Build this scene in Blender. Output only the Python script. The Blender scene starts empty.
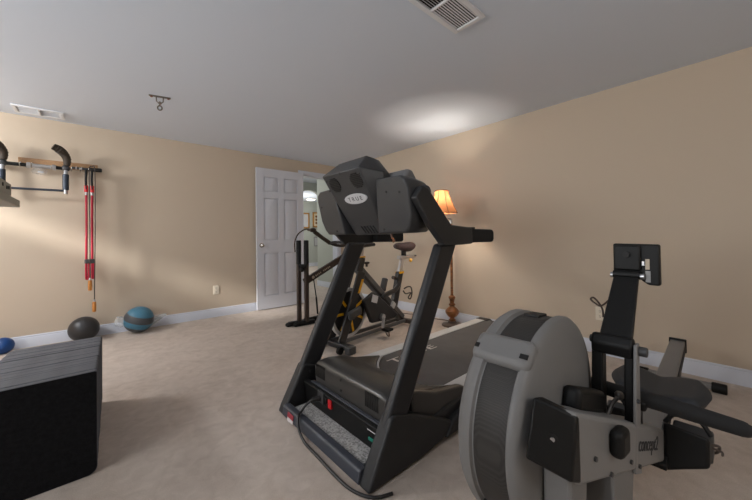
import bpy, bmesh, math, random
from mathutils import Vector, Matrix
random.seed(7)
C = bpy.context.scene.collection
V3 = Vector
PI = math.pi

# ------------------------------------------------------------------ materials
def lin(c):
    return tuple(((v/255.0)/12.92 if v/255.0 <= .04045 else ((v/255.0+.055)/1.055)**2.4) for v in c)

def mat(name, rgb, rough=.5, metal=0., bump=0., bscale=200., var=0., vscale=8., spec=.5, emit=None, estr=0., trans=0., alpha=1., coat=0., detail=2.):
    m = bpy.data.materials.new(name); m.use_nodes = True
    nt = m.node_tree; b = nt.nodes['Principled BSDF']
    c = lin(rgb)
    b.inputs['Base Color'].default_value = (*c, 1)
    b.inputs['Roughness'].default_value = rough
    b.inputs['Metallic'].default_value = metal
    b.inputs['Specular IOR Level'].default_value = spec
    b.inputs['Coat Weight'].default_value = coat
    b.inputs['Alpha'].default_value = alpha
    b.inputs['Transmission Weight'].default_value = trans
    if emit:
        b.inputs['Emission Color'].default_value = (*lin(emit), 1)
        b.inputs['Emission Strength'].default_value = estr
    tc = nt.nodes.new('ShaderNodeTexCoord')
    if var > 0:
        n = nt.nodes.new('ShaderNodeTexNoise'); n.inputs['Scale'].default_value = vscale; n.inputs['Detail'].default_value = 4
        r = nt.nodes.new('ShaderNodeMapRange'); r.inputs['To Min'].default_value = 1-var; r.inputs['To Max'].default_value = 1+var
        r.inputs['From Min'].default_value = .3; r.inputs['From Max'].default_value = .7
        mx = nt.nodes.new('ShaderNodeMix'); mx.data_type = 'RGBA'; mx.blend_type = 'MULTIPLY'; mx.inputs['Factor'].default_value = 1
        mx.inputs['A'].default_value = (*c, 1)
        nt.links.new(tc.outputs['Object'], n.inputs['Vector']); nt.links.new(n.outputs['Fac'], r.inputs['Value'])
        nt.links.new(r.outputs['Result'], mx.inputs['B']); nt.links.new(mx.outputs['Result'], b.inputs['Base Color'])
    if bump > 0:
        n = nt.nodes.new('ShaderNodeTexNoise'); n.inputs['Scale'].default_value = bscale; n.inputs['Detail'].default_value = detail
        bp = nt.nodes.new('ShaderNodeBump'); bp.inputs['Strength'].default_value = bump; bp.inputs['Distance'].default_value = .004
        nt.links.new(tc.outputs['Object'], n.inputs['Vector']); nt.links.new(n.outputs['Fac'], bp.inputs['Height'])
        nt.links.new(bp.outputs['Normal'], b.inputs['Normal'])
    return m

def carpet_mat():
    m = bpy.data.materials.new('beige_carpet'); m.use_nodes = True
    nt = m.node_tree; b = nt.nodes['Principled BSDF']; L = nt.links.new
    b.inputs['Roughness'].default_value = .97; b.inputs['Specular IOR Level'].default_value = .08
    b.inputs['Sheen Weight'].default_value = .08
    tc = nt.nodes.new('ShaderNodeTexCoord')
    fine = nt.nodes.new('ShaderNodeTexNoise'); fine.inputs['Scale'].default_value = 260; fine.inputs['Detail'].default_value = 3
    mid = nt.nodes.new('ShaderNodeTexNoise'); mid.inputs['Scale'].default_value = 16; mid.inputs['Detail'].default_value = 5; mid.inputs['Distortion'].default_value = .8
    big = nt.nodes.new('ShaderNodeTexNoise'); big.inputs['Scale'].default_value = 3.2; big.inputs['Detail'].default_value = 4; big.inputs['Distortion'].default_value = 1.4
    for n in (fine, mid, big): L(tc.outputs['Object'], n.inputs['Vector'])
    a = nt.nodes.new('ShaderNodeMath'); a.operation = 'MULTIPLY_ADD'; a.inputs[1].default_value = .28; L(mid.outputs['Fac'], a.inputs[0])
    a2 = nt.nodes.new('ShaderNodeMath'); a2.operation = 'MULTIPLY'; a2.inputs[1].default_value = .22; L(big.outputs['Fac'], a2.inputs[0])
    L(a2.outputs[0], a.inputs[2])
    a3 = nt.nodes.new('ShaderNodeMath'); a3.operation = 'MULTIPLY_ADD'; a3.inputs[1].default_value = .35; L(fine.outputs['Fac'], a3.inputs[0]); L(a.outputs[0], a3.inputs[2])
    r = nt.nodes.new('ShaderNodeValToRGB')
    r.color_ramp.elements[0].position = .25; r.color_ramp.elements[0].color = (*lin((172, 157, 144)), 1)
    r.color_ramp.elements[1].position = .58; r.color_ramp.elements[1].color = (*lin((214, 201, 190)), 1)
    L(a3.outputs[0], r.inputs['Fac']); L(r.outputs['Color'], b.inputs['Base Color'])
    bp = nt.nodes.new('ShaderNodeBump'); bp.inputs['Strength'].default_value = .55; bp.inputs['Distance'].default_value = .006
    L(a3.outputs[0], bp.inputs['Height']); L(bp.outputs['Normal'], b.inputs['Normal'])
    return m

def speckle_mat(name, c0, c1, scale):
    m = bpy.data.materials.new(name); m.use_nodes = True
    nt = m.node_tree; b = nt.nodes['Principled BSDF']; L = nt.links.new
    b.inputs['Roughness'].default_value = .85
    tc = nt.nodes.new('ShaderNodeTexCoord'); n = nt.nodes.new('ShaderNodeTexNoise'); n.inputs['Scale'].default_value = scale; n.inputs['Detail'].default_value = 3
    r = nt.nodes.new('ShaderNodeValToRGB'); r.color_ramp.elements[0].position = .38; r.color_ramp.elements[1].position = .62
    r.color_ramp.elements[0].color = (*lin(c0), 1); r.color_ramp.elements[1].color = (*lin(c1), 1)
    L(tc.outputs['Object'], n.inputs['Vector']); L(n.outputs['Fac'], r.inputs['Fac']); L(r.outputs['Color'], b.inputs['Base Color'])
    return m

def grid_mat(name, c0, c1, scale, rough=.6):
    # perforated metal: regular dots
    m = bpy.data.materials.new(name); m.use_nodes = True
    nt = m.node_tree; b = nt.nodes['Principled BSDF']; L = nt.links.new
    b.inputs['Roughness'].default_value = rough; b.inputs['Metallic'].default_value = .3
    tc = nt.nodes.new('ShaderNodeTexCoord'); v = nt.nodes.new('ShaderNodeTexVoronoi'); v.inputs['Scale'].default_value = scale; v.inputs['Randomness'].default_value = .05
    r = nt.nodes.new('ShaderNodeValToRGB'); r.color_ramp.elements[0].position = .36; r.color_ramp.elements[1].position = .44
    r.color_ramp.elements[0].color = (*lin(c0), 1); r.color_ramp.elements[1].color = (*lin(c1), 1)
    L(tc.outputs['Object'], v.inputs['Vector']); L(v.outputs['Distance'], r.inputs['Fac']); L(r.outputs['Color'], b.inputs['Base Color'])
    return m

def wood_mat(name, c0, c1, scale=6, rough=.4, stretch=(1, 1, 8)):
    m = bpy.data.materials.new(name); m.use_nodes = True
    nt = m.node_tree; b = nt.nodes['Principled BSDF']; L = nt.links.new
    b.inputs['Roughness'].default_value = rough
    tc = nt.nodes.new('ShaderNodeTexCoord'); mp = nt.nodes.new('ShaderNodeMapping'); mp.inputs['Scale'].default_value = stretch
    n = nt.nodes.new('ShaderNodeTexNoise'); n.inputs['Scale'].default_value = scale; n.inputs['Detail'].default_value = 5; n.inputs['Distortion'].default_value = .6
    r = nt.nodes.new('ShaderNodeValToRGB'); r.color_ramp.elements[0].position = .35; r.color_ramp.elements[1].position = .65
    r.color_ramp.elements[0].color = (*lin(c0), 1); r.color_ramp.elements[1].color = (*lin(c1), 1)
    L(tc.outputs['Object'], mp.inputs['Vector']); L(mp.outputs['Vector'], n.inputs['Vector']); L(n.outputs['Fac'], r.inputs['Fac']); L(r.outputs['Color'], b.inputs['Base Color'])
    return m

def shade_mat():
    m = bpy.data.materials.new('amber_lampshade'); m.use_nodes = True
    nt = m.node_tree; nt.nodes.remove(nt.nodes['Principled BSDF']); L = nt.links.new
    out = nt.nodes['Material Output']
    d = nt.nodes.new('ShaderNodeBsdfDiffuse'); d.inputs['Color'].default_value = (*lin((194, 134, 90)), 1)
    t = nt.nodes.new('ShaderNodeBsdfTranslucent'); t.inputs['Color'].default_value = (*lin((218, 146, 96)), 1)
    mx = nt.nodes.new('ShaderNodeMixShader'); mx.inputs['Fac'].default_value = .14
    L(d.outputs[0], mx.inputs[1]); L(t.outputs[0], mx.inputs[2]); L(mx.outputs[0], out.inputs['Surface'])
    return m

M = {}
M['wall'] = mat('tan_wall_paint', (203, 187, 167), .75, bump=.05, bscale=60, spec=.2)
M['ceil'] = mat('white_ceiling_paint', (222, 230, 242), .85, bump=.05, bscale=50, spec=.15)
M['trim'] = mat('white_trim_paint', (212, 216, 226), .4)
M['door'] = mat('white_door_paint', (212, 214, 222), .45, bump=.03, bscale=30)
M['hall'] = mat('grey_green_paint', (184, 188, 180), .75, spec=.2)
M['carpet'] = carpet_mat()
M['plate'] = mat('ivory_outlet_plastic', (232, 222, 204), .4)
M['slot'] = mat('dark_slot', (14, 13, 13), .6)
M['blk'] = mat('black_plastic', (16, 16, 16), .5, spec=.3, bump=.06, bscale=500)
M['blk2'] = mat('charcoal_plastic', (62, 62, 63), .48, bump=.05, bscale=600)
M['tmill'] = mat('textured_charcoal_shell', (36, 37, 39), .50, bump=.08, bscale=700)
M['tmetal'] = mat('charcoal_powder_coat', (36, 37, 40), .42, bump=.05, bscale=500)
M['dgrey'] = mat('mid_grey_plastic', (112, 112, 113), .5)
M['console'] = mat('charcoal_console_shell', (53, 54, 56), .42, bump=.06, bscale=700)
M['hood'] = mat('glossy_charcoal_hood', (60, 58, 56), .28, var=.10, vscale=5)
M['slate'] = mat('slate_grey_paint', (62, 65, 73), .45)
M['foam'] = mat('black_foam', (27, 27, 28), .85, bump=.15, bscale=300)
M['belt'] = mat('dark_treadmill_belt', (92, 89, 87), .8, bump=.2, bscale=260, var=.07, vscale=10)
M['rail'] = mat('silver_grey_side_rail', (205, 204, 202), .5, bump=.06, bscale=90, var=.04)
M['speck'] = speckle_mat('speckled_grey_deck', (128, 126, 124), (190, 188, 186), 120)
M['silver'] = mat('silver_metal', (190, 190, 192), .3, metal=.9)
M['chrome'] = mat('chrome', (210, 208, 204), .18, metal=1.)
M['badge'] = mat('pale_grey_badge', (196, 196, 198), .35)
M['ink'] = mat('dark_grey_ink', (52, 52, 54), .6)
M['whiteprint'] = mat('pale_print', (206, 198, 190), .6)
M['red'] = mat('red_plastic', (205, 30, 38), .35)
M['teal'] = mat('green_switch', (20, 130, 110), .35)
M['sticker'] = mat('red_white_sticker', (160, 54, 66), .5)
M['stickw'] = mat('white_sticker', (214, 206, 204), .5)
M['rgrey'] = mat('rower_grey_plastic', (118, 117, 116), .52, bump=.07, bscale=420)
M['rgrey2'] = mat('rower_grey_paint', (126, 125, 124), .42, bump=.04, bscale=300)
M['alu'] = mat('brushed_aluminium_rail', (120, 121, 123), .4, metal=.2, var=.06, vscale=3)
M['perf'] = grid_mat('perforated_mesh', (40, 38, 36), (62, 60, 58), 420)
M['seat'] = mat('black_seat_foam', (40, 44, 50), .55, bump=.06, bscale=300)
M['felt'] = mat('black_felt', (26, 26, 28), .95, bump=.5, bscale=180, var=.3, vscale=60, spec=.1)
M['mat_edge'] = mat('grey_mat_edge', (94, 95, 100), .8, bump=.1, bscale=120, var=.1, vscale=20)
M['yellow'] = mat('yellow_paint', (226, 168, 24), .4)
M['bike'] = mat('black_bike_frame', (33, 33, 35), .35)
M['bikegrey'] = mat('grey_bike_tube', (84, 84, 85), .35)
M['saddle'] = mat('dark_maroon_saddle', (70, 54, 56), .55, var=.25, vscale=14)
M['brown'] = mat('dark_brown_metal', (62, 50, 44), .42)
M['cable'] = mat('brown_cable', (60, 42, 30), .6)
M['blackcord'] = mat('black_cord', (26, 24, 24), .45)
M['gold'] = mat('gold_frame_wood', (176, 128, 62), .45)
M['paper'] = mat('cream_paper', (226, 210, 180), .8)
M['picink'] = mat('brown_drawing', (120, 80, 50), .8)
M['greyfr'] = mat('grey_frame', (150, 150, 150), .5)
M['bronze'] = wood_mat('bronze_wood_finish', (96, 56, 26), (150, 94, 46), 5, .32)
M['basewood'] = mat('dark_bronze_base', (96, 80, 70), .35)
M['shade'] = shade_mat()
M['shadetrim'] = mat('dark_shade_trim', (84, 48, 24), .7)
M['bulb'] = mat('lit_bulb', (255, 230, 190), .4, emit=(255, 205, 140), estr=12)
M['hallamp'] = mat('lit_diffuser', (255, 250, 240), .4, emit=(255, 246, 230), estr=2.5)
M['pine'] = wood_mat('light_wood_board', (150, 112, 78), (184, 146, 106), 8, .55, (6, 1, 40))
M['handlewood'] = wood_mat('orange_wood_handle', (176, 108, 44), (212, 144, 70), 8, .4, (20, 20, 4))
M['bluegrey'] = mat('blue_grey_metal', (56, 64, 76), .4, metal=.3)
M['ridge'] = mat('brown_black_grip', (62, 52, 42), .6, bump=.1)
M['redrope'] = mat('red_tubing', (176, 18, 50), .5, bump=.1, bscale=300)
M['olive'] = mat('grey_olive_metal', (150, 148, 134), .45)
M['ballblack'] = mat('black_rubber', (44, 44, 46), .38, bump=.05, bscale=120)
M['ballblue'] = mat('blue_rubber', (14, 66, 128), .45, bump=.05, bscale=100)
M['teala'] = mat('teal_rubber', (20, 108, 138), .5)
M['dark'] = mat('dark_grey_rubber', (28, 28, 36), .5)
M['bag'] = mat('clear_plastic_film', (225, 232, 236), .12, bump=.6, bscale=26, alpha=.08, detail=4)
M['bag2'] = mat('gathered_plastic_film', (225, 230, 232), .2, bump=.6, bscale=40, alpha=.38, detail=4)
M['steel'] = mat('dull_grey_steel', (112, 108, 104), .4, metal=.5)
M['vent'] = mat('white_vent_metal', (236, 238, 242), .5)
M['ventdark'] = mat('dark_vent_cavity', (38, 36, 34), .8)
def glass_mat():
    m = bpy.data.materials.new('window_glass'); m.use_nodes = True
    nt = m.node_tree; nt.nodes.remove(nt.nodes['Principled BSDF'])
    t = nt.nodes.new('ShaderNodeBsdfTransparent'); g = nt.nodes.new('ShaderNodeBsdfGlossy'); g.inputs['Roughness'].default_value = .03
    mx = nt.nodes.new('ShaderNodeMixShader'); mx.inputs['Fac'].default_value = .06
    nt.links.new(t.outputs[0], mx.inputs[1]); nt.links.new(g.outputs[0], mx.inputs[2]); nt.links.new(mx.outputs[0], nt.nodes['Material Output'].inputs['Surface'])
    return m
M['glass'] = glass_mat()
M['rust'] = mat('rusty_screw', (120, 66, 40), .6)
M['tan'] = mat('cream_label', (190, 176, 156), .6)

# ------------------------------------------------------------------ geometry helpers
class MB:
    def __init__(s): s.bm = bmesh.new(); s.mi = 0
    def _f(s, vs):
        try:
            f = s.bm.faces.new(vs); f.material_index = s.mi; f.smooth = True; return f
        except ValueError: return None
    def box(s, lo, hi):
        (x0, y0, z0), (x1, y1, z1) = lo, hi
        return s.hull8([(x0,y0,z0),(x1,y0,z0),(x1,y1,z0),(x0,y1,z0),(x0,y0,z1),(x1,y0,z1),(x1,y1,z1),(x0,y1,z1)])
    def hull8(s, p):
        v = [s.bm.verts.new(q) for q in p]
        for q in ((3,2,1,0),(4,5,6,7),(0,1,5,4),(1,2,6,5),(2,3,7,6),(3,0,4,7)): s._f([v[i] for i in q])
        return s
    def loft(s, rings, cap=True, closed=False):
        R = [[s.bm.verts.new(p) for p in r] for r in rings]
        n = len(R[0]); m = len(R)
        for i in range(m if closed else m-1):
            a, b = R[i], R[(i+1) % m]
            for j in range(n): s._f([a[j], a[(j+1) % n], b[(j+1) % n], b[j]])
        if cap and not closed: s._f(list(reversed(R[0]))); s._f(R[-1])
        return s
    def prism(s, poly, axis, a, b):
        def p3(u, w, t): return {'y': (u, t, w), 'x': (t, u, w), 'z': (u, w, t)}[axis]
        return s.loft([[p3(u, w, a) for u, w in poly], [p3(u, w, b) for u, w in poly]])
    def tube(s, pts, r, seg=10, smooth=0, closed=False, flat=None):
        pts = [V3(p) for p in pts]
        rs = list(r) if isinstance(r, (list, tuple)) else [r]*len(pts)
        if smooth:
            n = len(pts); np_, nr = [], []
            rng = n if closed else n-1
            for i in range(rng):
                g = (lambda k: pts[k % n]) if closed else (lambda k: pts[max(0, min(n-1, k))])
                p0, p1, p2, p3 = g(i-1), g(i), g(i+1), g(i+2)
                for k in range(smooth):
                    t = k/smooth
                    np_.append(.5*((2*p1)+(-p0+p2)*t+(2*p0-5*p1+4*p2-p3)*t*t+(-p0+3*p1-3*p2+p3)*t**3))
                    nr.append(rs[i]*(1-t)+rs[(i+1) % n]*t)
            if not closed: np_.append(pts[-1]); nr.append(rs[-1])
            pts, rs = np_, nr
        n = len(pts); rings = []; up = None
        for i in range(n):
            if closed: t = pts[(i+1) % n]-pts[i-1]
            else: t = pts[min(n-1, i+1)]-pts[max(0, i-1)]
            t.normalize()
            if up is None:
                up = V3((0, 0, 1)) if abs(t.z) < .9 else V3((1, 0, 0))
            a = t.cross(up)
            if a.length < 1e-5: a = t.orthogonal()
            a.normalize(); up = a.cross(t).normalized()
            ring = []
            for k in range(seg):
                th = 2*PI*k/seg
                ring.append(pts[i]+a*math.cos(th)*rs[i]+up*math.sin(th)*rs[i]*(flat or 1))
            rings.append(ring)
        return s.loft(rings, closed=closed)
    def cyl(s, p0, p1, r0, r1=None, seg=20): return s.tube([p0, p1], [r0, r1 if r1 is not None else r0], seg)
    def lathe(s, prof, c, axis='z', seg=28, a0=0., a1=2*PI):
        full = abs(a1-a0-2*PI) < 1e-6
        c = V3(c); rings = []
        n = seg if full else seg+1
        for i in range(n):
            th = a0+(a1-a0)*i/seg; ring = []
            for r, h in prof:
                if axis == 'z': ring.append(c+V3((r*math.cos(th), r*math.sin(th), h)))
                elif axis == 'y': ring.append(c+V3((r*math.cos(th), h, r*math.sin(th))))
                else: ring.append(c+V3((h, r*math.cos(th), r*math.sin(th))))
            rings.append(ring)
        R = [[s.bm.verts.new(p) for p in r] for r in rings]
        for i in range(n if full else n-1):
            a, b = R[i], R[(i+1) % n]
            for j in range(len(prof)-1): s._f([a[j], a[j+1], b[j+1], b[j]])
        if not full and len(prof) > 2:
            pass
        bmesh.ops.remove_doubles(s.bm, verts=s.bm.verts, dist=1e-6)
        return s
    def ball(s, c, r, seg=24, sc=(1, 1, 1)):
        mtx = Matrix.Translation(c) @ Matrix.Diagonal((*sc, 1))
        g = bmesh.ops.create_uvsphere(s.bm, u_segments=seg, v_segments=seg//2, radius=r, matrix=mtx)
        for v in g['verts']:
            for f in v.link_faces: f.smooth = True; f.material_index = s.mi
        return s
    def obox(s, c, ax, ay, az, sx, sy, sz):
        c, ax, ay, az = V3(c), V3(ax).normalized(), V3(ay).normalized(), V3(az).normalized()
        p = []
        for k in (-1, 1):
            for i, j in ((-1,-1),(1,-1),(1,1),(-1,1)): p.append(c+ax*i*sx/2+ay*j*sy/2+az*k*sz/2)
        return s.hull8(p)
    def beam(s, p0, p1, w, h, up=(0, 0, 1)):
        p0, p1 = V3(p0), V3(p1); t = (p1-p0).normalized(); a = t.cross(V3(up)).normalized(); u = a.cross(t)
        return s.obox((p0+p1)/2, t, a, u, (p1-p0).length, w, h)
    def build(s, name, m, parent=None, bevel=0., seg=2, ang=35, local=False, sub=0, solid=0.):
        bmesh.ops.recalc_face_normals(s.bm, faces=s.bm.faces)
        me = bpy.data.meshes.new(name)
        o = bpy.data.objects.new(name, me); C.objects.link(o)
        off = V3((0, 0, 0))
        if parent is not None:
            o.parent = parent
            if not local:
                r = parent
                while r.parent is not None: r = r.parent
                off = r.location.copy()
        elif local is not False and local is not True:
            off = V3(local); o.location = off
        if off.length > 0: bmesh.ops.translate(s.bm, verts=s.bm.verts, vec=-off)
        s.bm.to_mesh(me); s.bm.free()
        for x in (m if isinstance(m, (list, tuple)) else [m]): me.materials.append(x)
        me.shade_smooth() if hasattr(me, 'shade_smooth') else None
        try: me.set_sharp_from_angle(angle=math.radians(ang))
        except Exception: pass
        if solid:
            md = o.modifiers.new('solid', 'SOLIDIFY'); md.thickness = solid; md.offset = 0
        if bevel > 0:
            md = o.modifiers.new('bevel', 'BEVEL'); md.width = bevel; md.segments = seg; md.limit_method = 'ANGLE'; md.angle_limit = math.radians(30)
            md.harden_normals = False
        if sub:
            md = o.modifiers.new('sub', 'SUBSURF'); md.levels = sub; md.render_levels = sub
        return o

def tag(o, label, cat, group=None):
    o['label'] = label; o['category'] = cat
    if group: o['group'] = group
    return o
def struct(o, label=None):
    o['kind'] = 'structure'
    if label: o['label'] = label
    return o
def thing(name, label, cat, loc=(0, 0, 0), rz=0., group=None):
    o = bpy.data.objects.new(name, None); C.objects.link(o); o.empty_display_size = .1
    o.location = loc; o.rotation_euler = (0, 0, rz)
    return tag(o, label, cat, group)
def text(name, body, size, m, loc, right, up, parent, align='CENTER', ext=.0006, sx=1.):
    cu = bpy.data.curves.new(name, 'FONT'); cu.body = body; cu.size = size; cu.align_x = align; cu.align_y = 'CENTER'; cu.extrude = ext
    tmp = bpy.data.objects.new('tmp', cu); C.objects.link(tmp)
    bpy.context.view_layer.update()
    me = bpy.data.meshes.new_from_object(tmp.evaluated_get(bpy.context.evaluated_depsgraph_get()))
    bpy.data.objects.remove(tmp)
    r = V3(right).normalized(); u = V3(up).normalized(); n = r.cross(u).normalized(); u = n.cross(r)
    root = parent
    off = V3((0, 0, 0))
    while root is not None:
        off = root.location if root.parent is None else off; root = root.parent
    T = Matrix(((r.x*sx, u.x, n.x, loc[0]-off.x), (r.y*sx, u.y, n.y, loc[1]-off.y), (r.z*sx, u.z, n.z, loc[2]-off.z), (0, 0, 0, 1)))
    me.transform(T); me.name = name
    me.materials.clear(); me.materials.append(m)
    o = bpy.data.objects.new(name, me); C.objects.link(o); o.parent = parent
    return o
def rpoly(w, h, r, n=5, cx=0., cy=0.):
    out = []
    for sx, sy, a in ((1,1,0),(-1,1,90),(-1,-1,180),(1,-1,270)):
        for k in range(n+1):
            t = math.radians(a+90*k/n); out.append((cx+sx*(w/2-r)+r*math.cos(t), cy+sy*(h/2-r)+r*math.sin(t)))
    return out

# ------------------------------------------------------------------ room
H = 2.2546; DA = 4.578; DB = 3.255
XL, YF = -2.25, -1.7
b = MB(); b.box((XL-.12, YF-.12, -.1), (DB+.12, DA+.12, 0)); b.box((1.0, DA+.12, -.1), (8.2, 10.4, 0))
struct(b.build('floor', M['carpet']))
b = MB(); b.box((XL-.12, YF-.12, H), (DB+.12, DA+.12, H+.1)); struct(b.build('ceiling', M['ceil']))
# back wall with the doorway
ox0, ox1, oz = 2.46, 3.135, 2.04
b = MB()
b.box((XL-.12, DA, 0), (ox0, DA+.12, H)); b.box((ox0, DA, oz), (ox1, DA+.12, H)); b.box((ox1, DA, 0), (DB+.12, DA+.12, H))
struct(b.build('wall_back', M['wall']))
b = MB(); b.box((DB, YF, 0), (DB+.12, DA, H)); struct(b.build('wall_right', M['wall']))
b = MB(); b.box((XL-.12, YF-.12, 0), (DB+.12, YF, H)); struct(b.build('wall_front', M['wall']))
# left wall; its openings are added to admit fill and streak light
wy0, wy1, wz0, wz1 = 0.3, 2.3, .95, 2.0
b = MB()
vy0, vy1, vz0, vz1 = 3.45, 4.40, 1.98, 2.19
b.box((XL-.12, YF, 0), (XL, wy0, H)); b.box((XL-.12, wy1, 0), (XL, vy0, H)); b.box((XL-.12, wy0, 0), (XL, wy1, wz0)); b.box((XL-.12, wy0, wz1), (XL, wy1, H))
b.box((XL-.12, vy1, 0), (XL, DA, H)); b.box((XL-.12, vy0, 0), (XL, vy1, vz0)); b.box((XL-.12, vy0, vz1), (XL, vy1, H))
struct(b.build('wall_left', M['wall']))
b = MB()
for lo, hi in (((XL-.1, wy0, wz0), (XL, wy0+.06, wz1)), ((XL-.1, wy1-.06, wz0), (XL, wy1, wz1)), ((XL-.1, wy0, wz0), (XL, wy1, wz0+.06)), ((XL-.1, wy0, wz1-.06), (XL, wy1, wz1)), ((XL-.08, (wy0+wy1)/2-.03, wz0), (XL-.03, (wy0+wy1)/2+.03, wz1))):
    b.box(lo, hi)
win = struct(b.build('fill_window', M['trim'], bevel=.005))  # unseen window, added to carry general fill into the room
b = MB()
b.box((XL-.02, vy0-.04, vz0-.04), (XL+.012, vy1+.04, vz0)); b.box((XL-.02, vy0-.04, vz1), (XL+.012, vy1+.04, vz1+.04)); b.box((XL-.02, vy0-.04, vz0), (XL+.012, vy0, vz1)); b.box((XL-.02, vy1, vz0), (XL+.012, vy1+.04, vz1))
w2 = struct(b.build('streak_window', M['trim']))  # unseen slot, added to shape the bright streak on the back wall
g = MB(); g.box((XL-.064, vy0, vz0), (XL-.058, vy1, vz1)); g.build('pane', M['glass'], w2)
g = MB(); g.box((XL-.064, wy0+.05, wz0+.05), (XL-.058, wy1-.05, wz1-.05)); g.build('pane', M['glass'], win)
# baseboards with a stepped cap
def base_profile(): return [(0, 0), (.016, 0), (.016, .088), (.010, .098), (.012, .104), (.006, .1135), (0, .1135)]
def baseboard(name, p0, p1, n):
    b = MB(); rings = []
    for p in (p0, p1): rings.append([(p[0]+n[0]*u, p[1]+n[1]*u, z) for u, z in base_profile()])
    b.loft(rings); return struct(b.build(name, M['trim']))
baseboard('baseboard_back', (XL, DA), (ox0-.062, DA), (0, -1))
baseboard('baseboard_right', (DB, YF), (DB, DA), (-1, 0))
baseboard('baseboard_left', (XL, YF), (XL, DA), (1, 0))
baseboard('baseboard_front', (XL, YF), (DB, YF), (0, 1))
# door casing and jamb
b = MB()
b.box((ox0-.062, DA-.018, 0), (ox0, DA, oz+.062)); b.box((ox1, DA-.018, 0), (ox1+.062, DA, oz+.062)); b.box((ox0, DA-.018, oz), (ox1, DA, oz+.062))
struct(b.build('trim_1', M['trim'], bevel=.005))
b = MB()
b.box((ox0, DA-.005, 0), (ox0+.016, DA+.125, oz)); b.box((ox1-.016, DA-.005, 0), (ox1, DA+.125, oz)); b.box((ox0+.016, DA-.005, oz-.016), (ox1-.016, DA+.125, oz))
struct(b.build('trim_2', M['trim']))
# six panel door folded back against the wall
dx0, dx1, dy0, dy1, dz0, dz1 = 1.706, 2.444, 4.496, 4.531, .012, 2.045
b = MB()
cols = [(dx0+.105, dx0+.325), (dx0+.413, dx0+.633)]
rows = [(.20, .82), (1.0, 1.615), (1.71, 1.925)]
xs = [dx0, cols[0][0], cols[0][1], cols[1][0], cols[1][1], dx1]
for i in (0, 2, 4): b.box((xs[i], dy0, dz0), (xs[i+1], dy1, dz1))
zs = [dz0, .20, .82, 1.0, 1.615, 1.71, 1.925, dz1]
for c0, c1 in cols:
    for i in (0, 2, 4, 6): b.box((c0, dy0, zs[i]), (c1, dy1, zs[i+1]))
    for z0, z1 in rows:
        b.box((c0, dy0+.010, z0), (c1, dy1-.010, z1))
        e = .028
        b.hull8([(c0+.008, dy0+.010, z0+.008), (c1-.008, dy0+.010, z0+.008), (c1-.008, dy0+.012, z0+.008), (c0+.008, dy0+.012, z0+.008), (c0+.008, dy0+.010, z1-.008), (c1-.008, dy0+.010, z1-.008), (c1-.008, dy0+.012, z1-.008), (c0+.008, dy0+.012, z1-.008)])
        b.hull8([(c0+e, dy0+.003, z0+e), (c1-e, dy0+.003, z0+e), (c1-.01, dy0+.011, z0+.01), (c0+.01, dy0+.011, z0+.01), (c0+e, dy0+.003, z1-e), (c1-e, dy0+.003, z1-e), (c1-.01, dy0+.011, z1-.01), (c0+.01, dy0+.011, z1-.01)])
door = struct(b.build('door_1', M['door']))
b = MB(); kc = (dx0+.065, dy0, .93)
b.lathe([(0, -.062), (.018, -.06), (.027, -.048), (.027, -.036), (.014, -.022), (.012, -.006), (.032, -.004), (.032, 0), (0, 0)], kc, 'y')
k = b.build('door_knob', M['chrome'], door); k['label'] = 'chrome door knob'
b = MB()
for z in (.25, 1.05, 1.85): b.cyl((dx1+.006, dy1-.005, z-.05), (dx1+.006, dy1-.005, z+.05), .008)
b.build('hinge', M['silver'], door)

# ------------------------------------------------------------------ the hall beyond the doorway
b = MB(); b.box((3.6, DA+.12, 0), (8.2, 6.02, 2.52)); struct(b.build('wall_hall_right', M['hall']))
baseboard('baseboard_hall', (3.6, DA+.12), (3.6, 6.02), (-1, 0))
b = MB(); b.box((.88, DA+.12, 0), (1.0, 10.4, 2.52)); struct(b.build('wall_hall_left', M['hall']))
b = MB(); b.box((.88, DA+.12, 2.52), (8.3, 7.72, 2.62)); b.box((.88, 7.66, 2.36), (8.3, 10.4, 2.46)); struct(b.build('ceiling_hall', M['ceil']))
b = MB()
ac, ar, az0 = 4.33, .45, 1.87
b.box((1.0, 7.6, 0), (ac-ar, 7.72, 2.62)); b.box((ac+ar, 7.6, 0), (8.2, 7.72, 2.62))
N = 20
for i in range(N):
    t0, t1 = PI-PI*i/N, PI-PI*(i+1)/N
    x0, z0, x1, z1 = ac+ar*math.cos(t0), az0+.45*math.sin(t0), ac+ar*math.cos(t1), az0+.45*math.sin(t1)
    b.hull8([(x0,7.6,z0),(x1,7.6,z1),(x1,7.72,z1),(x0,7.72,z0),(x0,7.6,2.62),(x1,7.6,2.62),(x1,7.72,2.62),(x0,7.72,2.62)])
struct(b.build('wall_hall_arch', M['hall']))
b = MB(); b.box((.88, 10.28, 0), (8.2, 10.4, 2.46)); struct(b.build('wall_hall_far', M['hall']))
b = MB(); b.box((8.2, DA+.12, 0), (8.3, 10.4, 2.62)); struct(b.build('wall_hall_end', M['hall']))
b = MB(); b.box((1, 10.26, 0), (8.2, 10.28, .13)); struct(b.build('baseboard_hall_far', M['trim']))
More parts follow.
